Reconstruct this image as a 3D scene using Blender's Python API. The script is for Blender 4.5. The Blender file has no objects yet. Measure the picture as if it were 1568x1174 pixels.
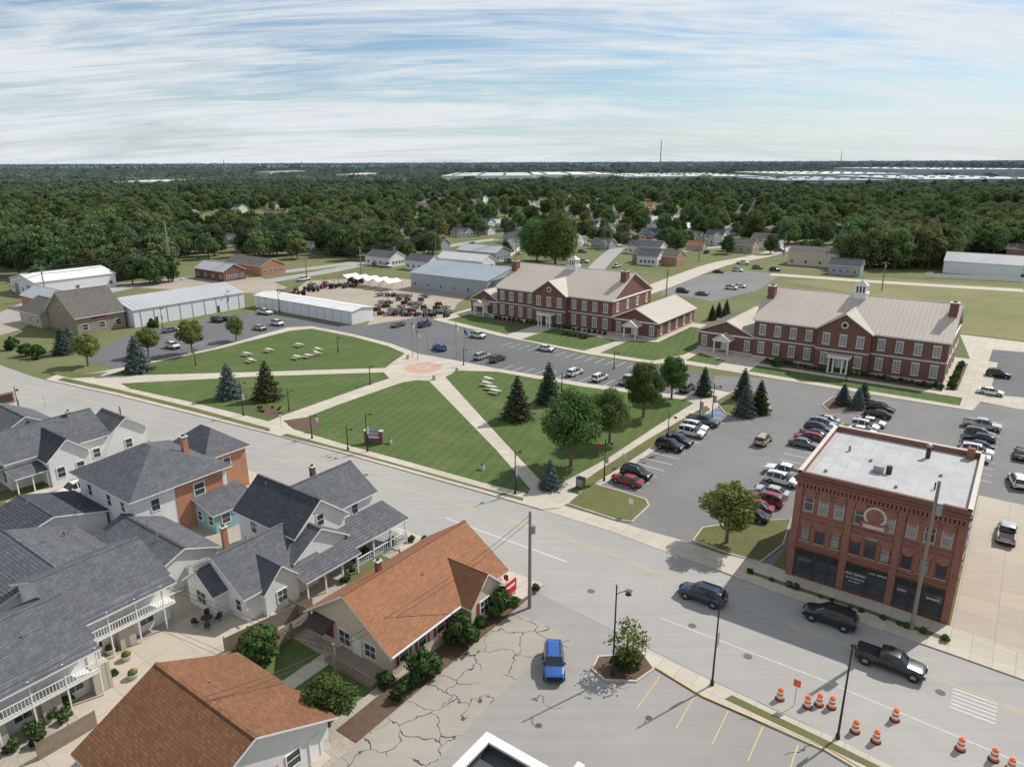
import bpy, bmesh, math, random
import numpy as np
from mathutils import Vector, Matrix
R=random.Random(7)
scene=bpy.context.scene
H=45.0; FP=1087.0; PIT=math.radians(17.3); ROL=math.radians(0.22)
fw=Vector((0,math.cos(PIT),-math.sin(PIT))); r0=Vector((1,0,0)); u0=Vector((0,math.sin(PIT),math.cos(PIT)))
rr=r0*math.cos(ROL)-u0*math.sin(ROL); uu=u0*math.cos(ROL)+r0*math.sin(ROL)
# survey helper: site plan positions (metres) recovered from the aerial photograph by ground intersection
def G(u,v,z=0.0):
    d=fw+rr*((u-784)/FP)+uu*((587-v)/FP); t=(H-z)/(-d.z); return (d.x*t,d.y*t)
def proj(x,y,z=0.0):
    w=Vector((x,y,z-H)); k=w.dot(fw)
    return (784+w.dot(rr)/k*FP, 587-w.dot(uu)/k*FP)
GA=math.radians(-36); c1,s1=math.cos(GA),math.sin(GA)
def PQ(p,q): return (p*c1-q*s1, p*s1+q*c1)
def toPQ(x,y): return (x*c1+y*s1, -x*s1+y*c1)
def GP(u,v,z=0.0): return toPQ(*G(u,v,z))

# ------------------------------------------------------------ materials
MAT={}
def nodes(name):
    m=bpy.data.materials.new(name); m.use_nodes=True; MAT[name]=m
    nt=m.node_tree; b=nt.nodes['Principled BSDF']; return nt,b
def N(nt,t,**k):
    n=nt.nodes.new(t)
    for a,v in k.items(): setattr(n,a,v)
    return n
def mixc(nt,fac,a,b,bt='MIX'):
    n=N(nt,'ShaderNodeMix',data_type='RGBA',blend_type=bt)
    for i,s in ((0,fac),(6,a),(7,b)):
        if isinstance(s,(int,float)): n.inputs[i].default_value=s
        elif isinstance(s,tuple): n.inputs[i].default_value=(*s[:3],1)
        else: nt.links.new(s,n.inputs[i])
    return n.outputs[2]
def math_(nt,op,a,b=0.0,c=None):
    n=N(nt,'ShaderNodeMath',operation=op)
    for i,s in enumerate((a,b,c)):
        if s is None: continue
        if isinstance(s,(int,float)): n.inputs[i].default_value=s
        else: nt.links.new(s,n.inputs[i])
    return n.outputs[0]
def ramp(nt,f,a,b):
    n=N(nt,'ShaderNodeMapRange'); n.inputs[1].default_value=a; n.inputs[2].default_value=b
    nt.links.new(f,n.inputs[0]); return n.outputs[0]
def noise(nt,vec,scale,detail=5,rough=.6):
    n=N(nt,'ShaderNodeTexNoise'); n.inputs['Scale'].default_value=scale; n.inputs['Detail'].default_value=detail
    n.inputs['Roughness'].default_value=rough
    if vec is not None: nt.links.new(vec,n.inputs['Vector'])
    return n.outputs[0]
def ocoord(nt): return N(nt,'ShaderNodeTexCoord').outputs['Object']
def bump(nt,b,h,st=.3,dist=.05):
    n=N(nt,'ShaderNodeBump'); n.inputs['Strength'].default_value=st; n.inputs['Distance'].default_value=dist
    nt.links.new(h,n.inputs['Height']); nt.links.new(n.outputs[0],b.inputs['Normal'])
def setc(nt,b,s): nt.links.new(s,b.inputs['Base Color'])
def basic(name,c,c2=None,sc=1.0,sc2=None,rough=.85,met=0,spec=.3,bp=0,rnd=0):
    nt,b=nodes(name); b.inputs['Roughness'].default_value=rough; b.inputs['Metallic'].default_value=met
    b.inputs['Specular IOR Level'].default_value=spec
    if c2 is None: c2=tuple(x*.8 for x in c)
    co=ocoord(nt); n1=ramp(nt,noise(nt,co,sc),.3,.7); n2=noise(nt,co,sc2 or sc*9,3)
    f=math_(nt,'ADD',math_(nt,'MULTIPLY',n1,.65),math_(nt,'MULTIPLY',n2,.35))
    col=mixc(nt,f,c,c2)
    setc(nt,b,col)
    if bp: bump(nt,b,n2,bp)
    return nt,b
def paved(name,c,c2,seam=None,crack=0,stain=.5,rough=.9,cw=.035,lo=.42):
    nt,b=nodes(name); b.inputs['Roughness'].default_value=rough; b.inputs['Specular IOR Level'].default_value=.2
    co=ocoord(nt)
    big=ramp(nt,noise(nt,co,.07,4),.35,.65); mid=ramp(nt,noise(nt,co,.6,5),.3,.75); fine=noise(nt,co,9,3)
    mp=N(nt,'ShaderNodeMapping'); mp.inputs['Rotation'].default_value=(0,0,-GA); mp.inputs['Scale'].default_value=(.05,1.2,1)
    nt.links.new(co,mp.inputs[0]); streak=ramp(nt,noise(nt,mp.outputs[0],1,4),.3,.7)
    col=mixc(nt,math_(nt,'MULTIPLY',big,.8),c,c2)
    col=mixc(nt,math_(nt,'MULTIPLY',mid,.45*stain),col,tuple(x*.72 for x in c))
    col=mixc(nt,math_(nt,'MULTIPLY',streak,.38),col,tuple(x*.8 for x in c2))
    col=mixc(nt,math_(nt,'MULTIPLY',fine,.3),col,tuple(x*.65 for x in c))
    if seam:
        mp2=N(nt,'ShaderNodeMapping'); mp2.inputs['Rotation'].default_value=(0,0,-GA); nt.links.new(co,mp2.inputs[0])
        bt=N(nt,'ShaderNodeTexBrick'); bt.offset=0; nt.links.new(mp2.outputs[0],bt.inputs[0])
        for k,v in (('Scale',1),('Brick Width',seam),('Row Height',seam),('Mortar Size',.03)): bt.inputs[k].default_value=v
        bt.inputs['Color1'].default_value=(1,1,1,1); bt.inputs['Color2'].default_value=(.86,.86,.86,1); bt.inputs['Mortar'].default_value=(.55,.55,.55,1)
        col=mixc(nt,.75,col,bt.outputs[0],'MULTIPLY')
    if crack:
        nz=N(nt,'ShaderNodeTexNoise'); nz.inputs['Scale'].default_value=.5; nz.inputs['Detail'].default_value=3; nt.links.new(co,nz.inputs['Vector'])
        va=N(nt,'ShaderNodeVectorMath',operation='MULTIPLY_ADD'); nt.links.new(nz.outputs['Color'],va.inputs[0]); va.inputs[1].default_value=(3.0,3.0,0); nt.links.new(co,va.inputs[2])
        vo=N(nt,'ShaderNodeTexVoronoi',feature='DISTANCE_TO_EDGE'); vo.inputs['Scale'].default_value=crack; nt.links.new(va.outputs[0],vo.inputs['Vector'])
        ms=ramp(nt,noise(nt,co,.16,2),lo,lo+.05)
        cf=math_(nt,'MULTIPLY',math_(nt,'LESS_THAN',vo.outputs[0],cw*crack),ms)
        col=mixc(nt,math_(nt,'MULTIPLY',cf,.85),col,(.04,.04,.04))
    setc(nt,b,col); bump(nt,b,fine,.25,.02)
paved('road_surface',(.39,.375,.35),(.32,.31,.29))
paved('lot_asphalt',(.18,.178,.173),(.245,.24,.232),stain=.8)
paved('new_asphalt',(.13,.13,.133),(.17,.17,.175),stain=.6)
paved('worn_asphalt',(.34,.325,.305),(.265,.255,.24),crack=.055,cw=.03,lo=.52)
paved('cracked_pavement',(.38,.35,.30),(.31,.28,.24),crack=.34,cw=.04,lo=.33)
paved('concrete',(.58,.52,.435),(.48,.435,.365),seam=1.8)
paved('courtyard_concrete',(.54,.475,.385),(.43,.38,.31),seam=3.6,stain=.8)
paved('gravel_yard',(.42,.365,.295),(.32,.275,.225),stain=1)
def grassmat(name,a,b_,stripes=0,bs=.05,ang=0):
    nt,b=nodes(name); b.inputs['Roughness'].default_value=.95; b.inputs['Specular IOR Level'].default_value=.1
    co=ocoord(nt); f=ramp(nt,noise(nt,co,bs,6,.65),.33,.67); col=mixc(nt,f,a,b_)
    f2=ramp(nt,noise(nt,co,.5,6,.7),.3,.72); col=mixc(nt,math_(nt,'MULTIPLY',f2,.45),col,tuple(x*.6 for x in a))
    f3=noise(nt,co,5,4,.7); col=mixc(nt,math_(nt,'MULTIPLY',ramp(nt,f3,.35,.7),.4),col,tuple(x*1.4 for x in b_))
    if stripes:
        for a_ in (ang,ang+math.radians(90)):
            mp=N(nt,'ShaderNodeMapping'); mp.inputs['Rotation'].default_value=(0,0,a_); nt.links.new(co,mp.inputs[0])
            w=N(nt,'ShaderNodeTexWave'); w.inputs['Scale'].default_value=.16; w.inputs['Distortion'].default_value=.9; w.inputs['Detail'].default_value=3; nt.links.new(mp.outputs[0],w.inputs[0])
            col=mixc(nt,math_(nt,'MULTIPLY',ramp(nt,w.outputs[1],.3,.7),stripes*(1 if a_==ang else .5)),col,tuple(x*1.55 for x in a))
    f4=ramp(nt,noise(nt,co,.12,5,.7),.5,.72); col=mixc(nt,math_(nt,'MULTIPLY',f4,.4),col,(.18,.175,.08))
    setc(nt,b,col); bump(nt,b,f3,.6,.08)
grassmat('lawn_grass',(.062,.094,.03),(.088,.12,.042),.42,.05,math.radians(20))
grassmat('verge_grass',(.085,.11,.038),(.15,.145,.065))
grassmat('ground_grass',(.09,.12,.045),(.18,.175,.09),0,.02)
grassmat('field_grass',(.13,.155,.06),(.24,.22,.12),0,.03)
basic('mulch',(.085,.05,.032),(.14,.095,.065),2,20,bp=.5)
basic('river_gravel',(.44,.39,.32),(.25,.22,.18),3,14,bp=.5)
basic('white_paint',(.74,.73,.70),(.55,.54,.51),2,12)
basic('faded_white_paint',(.60,.58,.55),(.42,.40,.38),2,12)
basic('faded_yellow_paint',(.58,.44,.20),(.40,.33,.20),1,8)
basic('yellow_paint',(.62,.42,.13),(.45,.34,.17),1,8)
basic('blue_paint',(.08,.2,.5),(.1,.2,.4),1,8)
basic('patch_dark',(.13,.13,.13),(.1,.1,.1),2)
def brickmat(name,a,b_,mo,bw=.24,rh=.08,bias=0):
    nt,b=nodes(name); b.inputs['Roughness'].default_value=.9; b.inputs['Specular IOR Level'].default_value=.15
    co=ocoord(nt); s=N(nt,'ShaderNodeSeparateXYZ'); nt.links.new(co,s.inputs[0])
    cb=N(nt,'ShaderNodeCombineXYZ'); nt.links.new(math_(nt,'ADD',s.outputs[0],s.outputs[1]),cb.inputs[0]); nt.links.new(s.outputs[2],cb.inputs[1])
    bt=N(nt,'ShaderNodeTexBrick'); nt.links.new(cb.outputs[0],bt.inputs[0])
    for k,v in (('Scale',1),('Brick Width',bw),('Row Height',rh),('Mortar Size',rh*.12),('Bias',bias)): bt.inputs[k].default_value=v
    bt.inputs['Color1'].default_value=(*a,1); bt.inputs['Color2'].default_value=(*b_,1); bt.inputs['Mortar'].default_value=(*mo,1)
    n=ramp(nt,noise(nt,co,.7,6,.7),.35,.75); col=mixc(nt,math_(nt,'MULTIPLY',n,.55),bt.outputs[0],tuple(x*.55 for x in a))
    n2=ramp(nt,noise(nt,co,3,4,.7),.55,.8); col=mixc(nt,math_(nt,'MULTIPLY',n2,.3),col,tuple(min(1,x*1.8+.03) for x in b_))
    setc(nt,b,col)
brickmat('red_brick',(.21,.088,.066),(.155,.065,.05),(.25,.19,.165))
brickmat('old_red_brick',(.33,.115,.082),(.21,.075,.056),(.33,.24,.2))
brickmat('orange_brick',(.50,.20,.105),(.40,.155,.085),(.45,.36,.3))
brickmat('tan_stone',(.36,.30,.22),(.28,.23,.17),(.3,.27,.22),.5,.2)
def shingles(name,a,b_,bs=.45):
    brickmat(name,a,b_,tuple(x*.55 for x in a),bs,.11)
shingles('gray_shingles',(.105,.11,.122),(.155,.16,.17))
shingles('dark_shingles',(.06,.065,.078),(.095,.10,.112))
shingles('brown_shingles',(.36,.17,.095),(.25,.12,.068))
shingles('old_brown_shingles',(.25,.12,.065),(.15,.078,.045))
shingles('taupe_shingles',(.13,.12,.11),(.18,.165,.155))
basic('metal_roof_beige',(.50,.445,.38),(.42,.375,.32),.15,3,rough=.55)
basic('metal_roof_gray',(.44,.45,.46),(.36,.37,.38),.12,2,rough=.5)
basic('metal_roof_blue',(.26,.30,.34),(.32,.35,.38),.12,2,rough=.5)
basic('membrane_roof',(.66,.66,.65),(.52,.52,.52),.3,2.5,rough=.7)
basic('warehouse_roof',(.46,.50,.53),(.40,.44,.47),.01,.1,rough=.8)
basic('warehouse_wall',(.40,.44,.48),(.36,.40,.44),.02,.1,rough=.8)
basic('aged_membrane',(.46,.46,.46),(.30,.30,.30),.45,2.2,rough=.8)
basic('dark_membrane',(.06,.065,.075),(.09,.095,.1),.5,4)
def siding(name,c,pitch=.14):
    nt,b=nodes(name); b.inputs['Roughness'].default_value=.7; b.inputs['Specular IOR Level'].default_value=.25
    co=ocoord(nt); s=N(nt,'ShaderNodeSeparateXYZ'); nt.links.new(co,s.inputs[0])
    fr=math_(nt,'FRACT',math_(nt,'DIVIDE',s.outputs[2],pitch)); lap=math_(nt,'LESS_THAN',fr,.16)
    n=ramp(nt,noise(nt,co,.8,5),.3,.7); col=mixc(nt,math_(nt,'MULTIPLY',n,.5),c,tuple(x*.82 for x in c))
    col=mixc(nt,math_(nt,'MULTIPLY',lap,.4),col,tuple(x*.45 for x in c)); setc(nt,b,col)
    bump(nt,b,fr,.3,.02)
siding('white_siding',(.74,.74,.72)); siding('beige_siding',(.62,.53,.41)); siding('gray_siding',(.33,.36,.38)); siding('teal_siding',(.25,.45,.48)); siding('tan_siding',(.48,.42,.33))
basic('white_metal_wall',(.72,.74,.75),(.64,.66,.68),.3,4,rough=.6)
basic('gray_metal_wall',(.35,.38,.40),(.30,.32,.34),.3,4,rough=.6)
basic('white_trim',(.76,.75,.72),(.68,.67,.64),2)
basic('stone_trim',(.58,.53,.46),(.48,.44,.38),2)
basic('dark_trim',(.05,.045,.04),(.07,.06,.055),2)
basic('red_trim',(.33,.05,.06),(.25,.04,.05),2)
basic('machine_green',(.05,.14,.05),(.07,.12,.05),2); basic('machine_orange',(.4,.14,.05),(.3,.12,.06),2)
basic('door_wood',(.16,.08,.05),(.12,.06,.04),3)
basic('black_metal',(.022,.022,.024),(.035,.035,.035),4,rough=.5)
basic('galvanized_metal',(.35,.36,.37),(.28,.29,.30),4,rough=.45,met=.5)
basic('weathered_wood',(.22,.175,.13),(.30,.25,.20),2,14)
basic('bark',(.13,.10,.075),(.19,.15,.115),4,25,bp=.5)
basic('rubber',(.02,.02,.02),(.03,.03,.03),6)
basic('wire_metal',(.05,.05,.055),(.08,.08,.08),6)
basic('hub_metal',(.45,.45,.47),(.3,.3,.31),8,rough=.35,met=.6)
basic('headlight',(.75,.75,.72),(.6,.6,.6),5,rough=.2)
basic('taillight',(.45,.02,.02),(.35,.015,.015),5,rough=.25)
basic('orange_plastic',(.80,.17,.04),(.66,.13,.04),3,rough=.5)
basic('red_sign',(.6,.03,.04),(.5,.03,.04),3)
basic('blue_sign',(.05,.18,.42),(.04,.15,.36),3)
basic('banner_cloth',(.35,.4,.5),(.5,.25,.15),2)
basic('flag_red',(.45,.05,.06),(.6,.5,.5),1.2); basic('flag_blue',(.05,.07,.22),(.07,.1,.28),2)
basic('globe_glass',(.7,.7,.66),(.6,.6,.56),3,rough=.3)
nt,b=basic('window_glass',(.03,.04,.05),(.07,.08,.09),.35,2,rough=.08,spec=.6)
nt,b=basic('car_glass',(.015,.018,.022),(.02,.025,.03),2,rough=.06,spec=.7)
basic('blind_glass',(.30,.30,.28),(.16,.16,.16),.8,4,rough=.2,spec=.5)
basic('paver_brick',(.40,.235,.17),(.48,.33,.26),1,6)
def leafmat(name,a,b_,c,trans=.25,rnd=.22,hu=(.475,.53)):
    m=bpy.data.materials.new(name); m.use_nodes=True; MAT[name]=m; nt=m.node_tree; nt.nodes.clear()
    co=ocoord(nt); f=ramp(nt,noise(nt,co,.45,4,.6),.36,.64); col=mixc(nt,f,a,b_)
    g=ramp(nt,noise(nt,co,3.3,3,.7),.45,.72); col=mixc(nt,math_(nt,'MULTIPLY',g,.55),col,c)
    oi=N(nt,'ShaderNodeObjectInfo').outputs['Random']
    h=N(nt,'ShaderNodeHueSaturation'); nt.links.new(col,h.inputs['Color'])
    k=N(nt,'ShaderNodeMapRange'); nt.links.new(oi,k.inputs[0]); k.inputs[3].default_value=1-rnd; k.inputs[4].default_value=1+rnd*1.4; nt.links.new(k.outputs[0],h.inputs['Value'])
    k2=N(nt,'ShaderNodeMapRange'); nt.links.new(math_(nt,'FRACT',math_(nt,'MULTIPLY',oi,7.31)),k2.inputs[0]); k2.inputs[3].default_value=hu[0]; k2.inputs[4].default_value=hu[1]; nt.links.new(k2.outputs[0],h.inputs['Hue'])
    d=N(nt,'ShaderNodeBsdfDiffuse'); t=N(nt,'ShaderNodeBsdfTranslucent'); nt.links.new(h.outputs[0],d.inputs[0]); nt.links.new(h.outputs[0],t.inputs[0])
    mx=N(nt,'ShaderNodeMixShader'); mx.inputs[0].default_value=trans; nt.links.new(d.outputs[0],mx.inputs[1]); nt.links.new(t.outputs[0],mx.inputs[2])
    o=N(nt,'ShaderNodeOutputMaterial'); nt.links.new(mx.outputs[0],o.inputs[0])
leafmat('maple_leaves',(.080,.135,.045),(.115,.17,.058),(.16,.20,.075),.3)
leafmat('young_maple_leaves',(.14,.19,.058),(.17,.205,.068),(.22,.225,.09),.3,.2,(.47,.515))
leafmat('spruce_needles',(.045,.07,.045),(.065,.09,.055),(.095,.115,.07),.15)
leafmat('blue_spruce_needles',(.075,.105,.095),(.10,.125,.115),(.14,.16,.145),.15)
leafmat('brownish_spruce',(.065,.078,.04),(.095,.09,.048),(.12,.105,.06),.15)
leafmat('woodland_leaves',(.082,.128,.056),(.115,.162,.068),(.155,.19,.085),.3,.36)
leafmat('woodland_leaves_yellow',(.125,.155,.062),(.16,.175,.07),(.20,.20,.09),.3,.25,(.47,.51))
leafmat('woodland_leaves_hazy',(.095,.14,.082),(.125,.168,.096),(.155,.19,.112),.28,.3)  # slight aerial haze mixed into the leaf colour of the farther belt
leafmat('far_woodland_leaves_haze_tint',(.098,.14,.115),(.125,.165,.13),(.145,.18,.142),.25,.28)  # paler, bluer leaf colour with distance haze painted in
leafmat('horizon_leaves_haze_tint',(.12,.17,.20),(.14,.19,.22),(.155,.195,.225),.2,.12)  # blue horizon haze painted as leaf colour, not a foliage tone
leafmat('shrub_leaves',(.055,.10,.034),(.08,.13,.045),(.12,.165,.062),.2,.3)

# ------------------------------------------------------------ mesh builder
class MB:
    def __init__(s): s.v=[]; s.f=[]; s.m=[]; s.names=[]
    def mi(s,n):
        if n not in s.names: s.names.append(n)
        return s.names.index(n)
    def poly(s,pts,mat):
        k=len(s.v); s.v+= [tuple(p) for p in pts]; s.f.append(tuple(range(k,k+len(pts)))); s.m.append(s.mi(mat))
    def hexa(s,p,mat,side=None):  # p: 4 bottom,4 top
        k=len(s.v); s.v+=[tuple(a) for a in p]; m=s.mi(mat); ms=s.mi(side or mat)
        for f,mm in (((3,2,1,0),ms),((4,5,6,7),m),((0,1,5,4),ms),((1,2,6,5),ms),((2,3,7,6),ms),((3,0,4,7),ms)):
            s.f.append(tuple(k+i for i in f)); s.m.append(mm)
    def box(s,x0,y0,z0,x1,y1,z1,mat): s.hexa([(x0,y0,z0),(x1,y0,z0),(x1,y1,z0),(x0,y1,z0),(x0,y0,z1),(x1,y0,z1),(x1,y1,z1),(x0,y1,z1)],mat)
    def obox(s,fr,a0,a1,n0,n1,z0,z1,mat):
        (ox,oy),(dx,dy),(nx,ny)=fr
        g=lambda a,n,z:(ox+dx*a+nx*n,oy+dy*a+ny*n,z)
        s.hexa([g(a0,n1,z0),g(a1,n1,z0),g(a1,n0,z0),g(a0,n0,z0),g(a0,n1,z1),g(a1,n1,z1),g(a1,n0,z1),g(a0,n0,z1)],mat)
    def thickq(s,top,t,mat,side=None): s.hexa([(p[0],p[1],p[2]-t) for p in top]+list(top),mat,side)
    def cyl(s,p0,p1,r0,r1,n,mat,cap=True):
        p0=Vector(p0);p1=Vector(p1); d=(p1-p0).normalized(); a=d.orthogonal().normalized(); b=d.cross(a); k=len(s.v); m=s.mi(mat)
        for P,r in ((p0,r0),(p1,r1)):
            for i in range(n):
                t=2*math.pi*i/n; q=P+a*(math.cos(t)*r)+b*(math.sin(t)*r); s.v.append(tuple(q))
        for i in range(n):
            j=(i+1)%n; s.f.append((k+i,k+j,k+n+j,k+n+i)); s.m.append(m)
        if cap: s.f.append(tuple(k+n+i for i in range(n))); s.m.append(m); s.f.append(tuple(k+n-1-i for i in range(n))); s.m.append(m)
    def tube(s,pts,r,n,mat):
        for a,b in zip(pts,pts[1:]): s.cyl(a,b,r,r,n,mat,True)
    def ball(s,c,rx,rz,mat,n=8,rings=5):
        m=s.mi(mat);k=len(s.v)
        for j in range(rings+1):
            th=math.pi*j/rings
            for i in range(n):
                t=2*math.pi*i/n; s.v.append((c[0]+rx*math.sin(th)*math.cos(t),c[1]+rx*math.sin(th)*math.sin(t),c[2]+rz*math.cos(th)))
        for j in range(rings):
            for i in range(n):
                i2=(i+1)%n; s.f.append((k+j*n+i,k+(j+1)*n+i,k+(j+1)*n+i2,k+j*n+i2)); s.m.append(m)
    def mesh(s,name):
        me=bpy.data.meshes.new(name); me.from_pydata(s.v,[],s.f)
        for n in s.names: me.materials.append(MAT[n])
        me.polygons.foreach_set('material_index',s.m); me.update(); return me
    def obj(s,name,loc=(0,0,0),rot=0,parent=None):
        return place(name,s.mesh(name),loc,rot,1,parent)
def place(name,me,loc,rot=0,sc=1,parent=None):
    o=bpy.data.objects.new(name,me); scene.collection.objects.link(o)
    o.location=loc if len(loc)==3 else (loc[0],loc[1],0); o.rotation_euler=(0,0,rot)
    o.scale=(sc,sc,sc) if isinstance(sc,(int,float)) else sc
    if parent: o.parent=parent
    return o
def area(pts): return sum(a[0]*b[1]-b[0]*a[1] for a,b in zip(pts,pts[1:]+pts[:1]))/2
def smoothline(pts,n=5):
    out=[]; P=[pts[0]]+list(pts)+[pts[-1]]
    for i in range(1,len(P)-2):
        for k in range(n):
            t=k/n; a,b,c,d=[np.array(P[j],float) for j in (i-1,i,i+1,i+2)]
            out.append(tuple(.5*((2*b)+(c-a)*t+(2*a-5*b+4*c-d)*t*t+(3*b-a-3*c+d)*t**3)))
    out.append(tuple(P[-2])); return out
def slab(name,pts,z,mat,thick=.15,side=None,kerb=False):
    if area(pts)<0: pts=pts[::-1]
    M=MB()
    if kerb:
        n=len(pts); inn=[]
        for i in range(n):
            a=Vector(pts[i-1]);b=Vector(pts[i]);c=Vector(pts[(i+1)%n]); d1=(b-a).normalized(); d2=(c-b).normalized()
            nn=Vector((-(d1.y+d2.y),d1.x+d2.x)); nn=nn.normalized() if nn.length>1e-4 else Vector((-d1.y,d1.x)); inn.append(tuple(b+nn*.22))
        for i in range(n):
            j=(i+1)%n; M.poly([(*pts[i],z),(*pts[j],z),(*inn[j],z),(*inn[i],z)],'concrete')
            M.poly([(*pts[i],z-thick),(*pts[j],z-thick),(*pts[j],z),(*pts[i],z)],'concrete')
        M.poly([(*p,z-.004) for p in inn],mat)
    else:
        M.poly([(*p,z) for p in pts],mat)
        for i in range(len(pts)):
            j=(i+1)%len(pts); M.poly([(*pts[i],z-thick),(*pts[j],z-thick),(*pts[j],z),(*pts[i],z)],side or mat)
    return M.obj(name)
def gp(l): return [G(*p) for p in l]
def ribbon(M,pts,w,z,mat,dash=None):
    L=0
    for a,b in zip(pts,pts[1:]):
        a=Vector(a);b=Vector(b); d=b-a; l=d.length
        if l<1e-3: continue
        d/=l; n=Vector((-d.y,d.x))*(w/2)
        segs=[(0,l)]
        if dash:
            segs=[];x=-(L%(dash[0]+dash[1]))
            while x<l:
                s0=max(0,x);s1=min(l,x+dash[0])
                if s1>s0: segs.append((s0,s1))
                x+=dash[0]+dash[1]
        for s0,s1 in segs:
            p=a+d*s0;q=a+d*s1; M.poly([(*(p-n),z),(*(q-n),z),(*(q+n),z),(*(p+n),z)],mat)
        L+=l

# ------------------------------------------------------------ ground
M=MB(); M.poly([(-9000,-200,0),(9000,-200,0),(9000,16000,0),(-9000,16000,0)],'ground_grass'); M.obj('ground')
Fk=smoothline(gp([(-120,520),(-40,545),(20,566),(70,582),(180,606),(300,636),(415,665),(520,693),(640,727),(740,755),(830,781),(930,812),(1020,845),(1110,878),(1200,912),(1320,955),(1450,1000),(1568,1042),(1700,1090)]))
Nk=smoothline(gp([(-120,600),(-60,618),(0,634),(90,655),(170,674),(300,706),(400,735),(600,808),(770,880),(820,906),(900,945),(990,990),(1100,1045),(1280,1130),(1420,1200),(1640,1310)]))
slab('main_road',Fk+Nk[::-1],.02,'road_surface',.02)
def off(pl,d):
    out=[]
    for i,p in enumerate(pl):
        a=Vector(pl[max(0,i-1)]);b=Vector(pl[min(len(pl)-1,i+1)]); t=(b-a).normalized(); out.append((p[0]+t.y*d,p[1]-t.x*d))
    return out
M=MB()
ye=off(Fk,4.6); ribbon(M,ye,.13,.026,'faded_yellow_paint'); ye2=off(Fk,4.95); ribbon(M,ye2,.13,.026,'faded_yellow_paint',(3,6))
ribbon(M,gp([(60,612),(250,655),(430,705),(560,745)]),.12,.026,'faded_white_paint',(3,5))
ribbon(M,gp([(683,793),(868,860)]),.13,.026,'white_paint')
ribbon(M,gp([(1012,946),(1250,1037),(1568,1170)]),.13,.026,'faded_white_paint')
p,q=GP(1492,1080)
for i in range(6): ribbon(M,[PQ(p-1.7,q-1.4+i*.55),PQ(p+1.6,q-1.4+i*.55)],.2,.0262,'faded_white_paint')
for i in range(9): x,y=GP(8+i*9,806-i*3.2); ribbon(M,[PQ(x-.9,y-1.2),PQ(x+.3,y+1.4)],.16,.0262,'faded_white_paint')
M.obj('road_markings')
M=MB()
for u,v in ((905,905),(963,905),(1060,958),(745,925),(1440,1060),(1145,1005),(560,727)):
    x,y=G(u,v); M.cyl((x,y,.02),(x,y,.03),.42,.42,14,'patch_dark')
M.obj('manhole_covers')
# lots
slab('north_parking_lot',gp([(128,552),(150,535),(200,512),(300,492),(375,478),(440,484),(550,500),(600,492),(640,486),(690,486),(730,508),(770,516),(900,545),(1000,560),(1090,572),(1095,590),(1120,602),(1056,612),(900,590),(760,567),(700,556),(640,545),(600,530),(478,503),(440,505),(330,536),(185,566)]),.02,'new_asphalt',.02)
slab('east_parking_lot',gp([(850,776),(1030,846),(1090,830),(1180,870),(1216,820),(1300,830),(1568,860),(1800,800),(1760,640),(1568,626),(1440,610),(1300,598),(1200,580),(1095,575),(1090,596),(1118,602),(1098,622),(1010,683),(930,735)]),.014,'lot_asphalt',.014)
slab('foreground_parking_lot',gp([(790,890),(905,938),(1005,985),(1240,1120),(1400,1200),(1500,1300),(1300,1600),(300,1500),(505,1174),(590,1062),(775,936)]),.012,'worn_asphalt',.012)
slab('cracked_driveway',gp([(822,950),(880,985),(800,1030),(740,1090),(660,1174),(590,1260),(400,1300),(505,1174),(590,1064),(788,938)]),.017,'cracked_pavement',.006)
slab('side_driveway',gp([(185,690),(140,706),(0,778),(-80,830),(-80,900),(0,822),(120,775),(240,712)]),.016,'road_surface',.01)
slab('equipment_yard',gp([(420,470),(470,430),(600,425),(740,440),(700,465),(690,486),(600,494),(560,500),(575,480),(470,462)]),.015,'gravel_yard',.01)
slab('west_yard',gp([(-60,500),(0,478),(90,440),(260,428),(400,425),(440,440),(410,450),(200,440),(90,470),(30,505),(-60,530)]),.015,'gravel_yard',.01)
slab('rear_parking_lot',gp([(1010,432),(1050,425),(1130,414),(1195,420),(1160,445),(1090,462),(1060,455),(1015,450)]),.015,'lot_asphalt',.01)
slab('east_field',gp([(1200,430),(1350,425),(1568,440),(1800,460),(1800,540),(1568,522),(1470,510),(1480,480)]),.012,'field_grass',.01)
slab('east_side_street',gp([(1470,512),(1568,524),(1800,550),(1800,640),(1560,626),(1455,606),(1490,560)]),.016,'concrete',.01)
slab('east_side_lot',gp([(1520,535),(1800,560),(1800,630),(1540,606),(1505,580)]),.022,'new_asphalt',.006)
# walks
park=gp([(70,582),(180,606),(300,636),(415,665),(520,693),(640,727),(740,755),(830,781),(858,778),(930,738),(1010,685),(1098,624),(1120,602),(1085,596),(1055,608),(900,588),(760,565),(700,553),(640,542),(600,527),(540,512),(478,500),(440,502),(330,533),(185,564),(130,574),(100,568)])
slab('park_walks',park,.15,'concrete')
def lawn(l,mat='lawn_grass',z=.175): return slab('park_lawn',gp(l),z,mat,.05)
lawn([(165,576),(205,562),(330,536),(445,507),(478,504),(540,516),(595,531),(620,542),(604,553),(590,564),(400,570),(185,576)])
lawn([(185,588),(400,577),(588,571),(596,580),(560,592),(430,638),(412,646),(300,618),(200,596)])
lawn([(618,586),(640,583),(657,584),(760,690),(812,750),(808,757),(740,740),(640,712),(520,679),(450,658),(440,651),(520,620),(600,592)])
lawn([(682,578),(702,568),(760,570),(900,594),(1048,613),(1062,618),(1010,650),(930,703),(850,746),(836,746),(760,664)])
lawn([(885,757),(935,726),(1010,677),(1088,628),(1081,622),(1000,669),(925,716),(868,755)],'verge_grass')
lawn([(88,583),(180,602),(300,632),(410,661),(414,657),(300,626),(180,597),(98,579)],'verge_grass')
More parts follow.
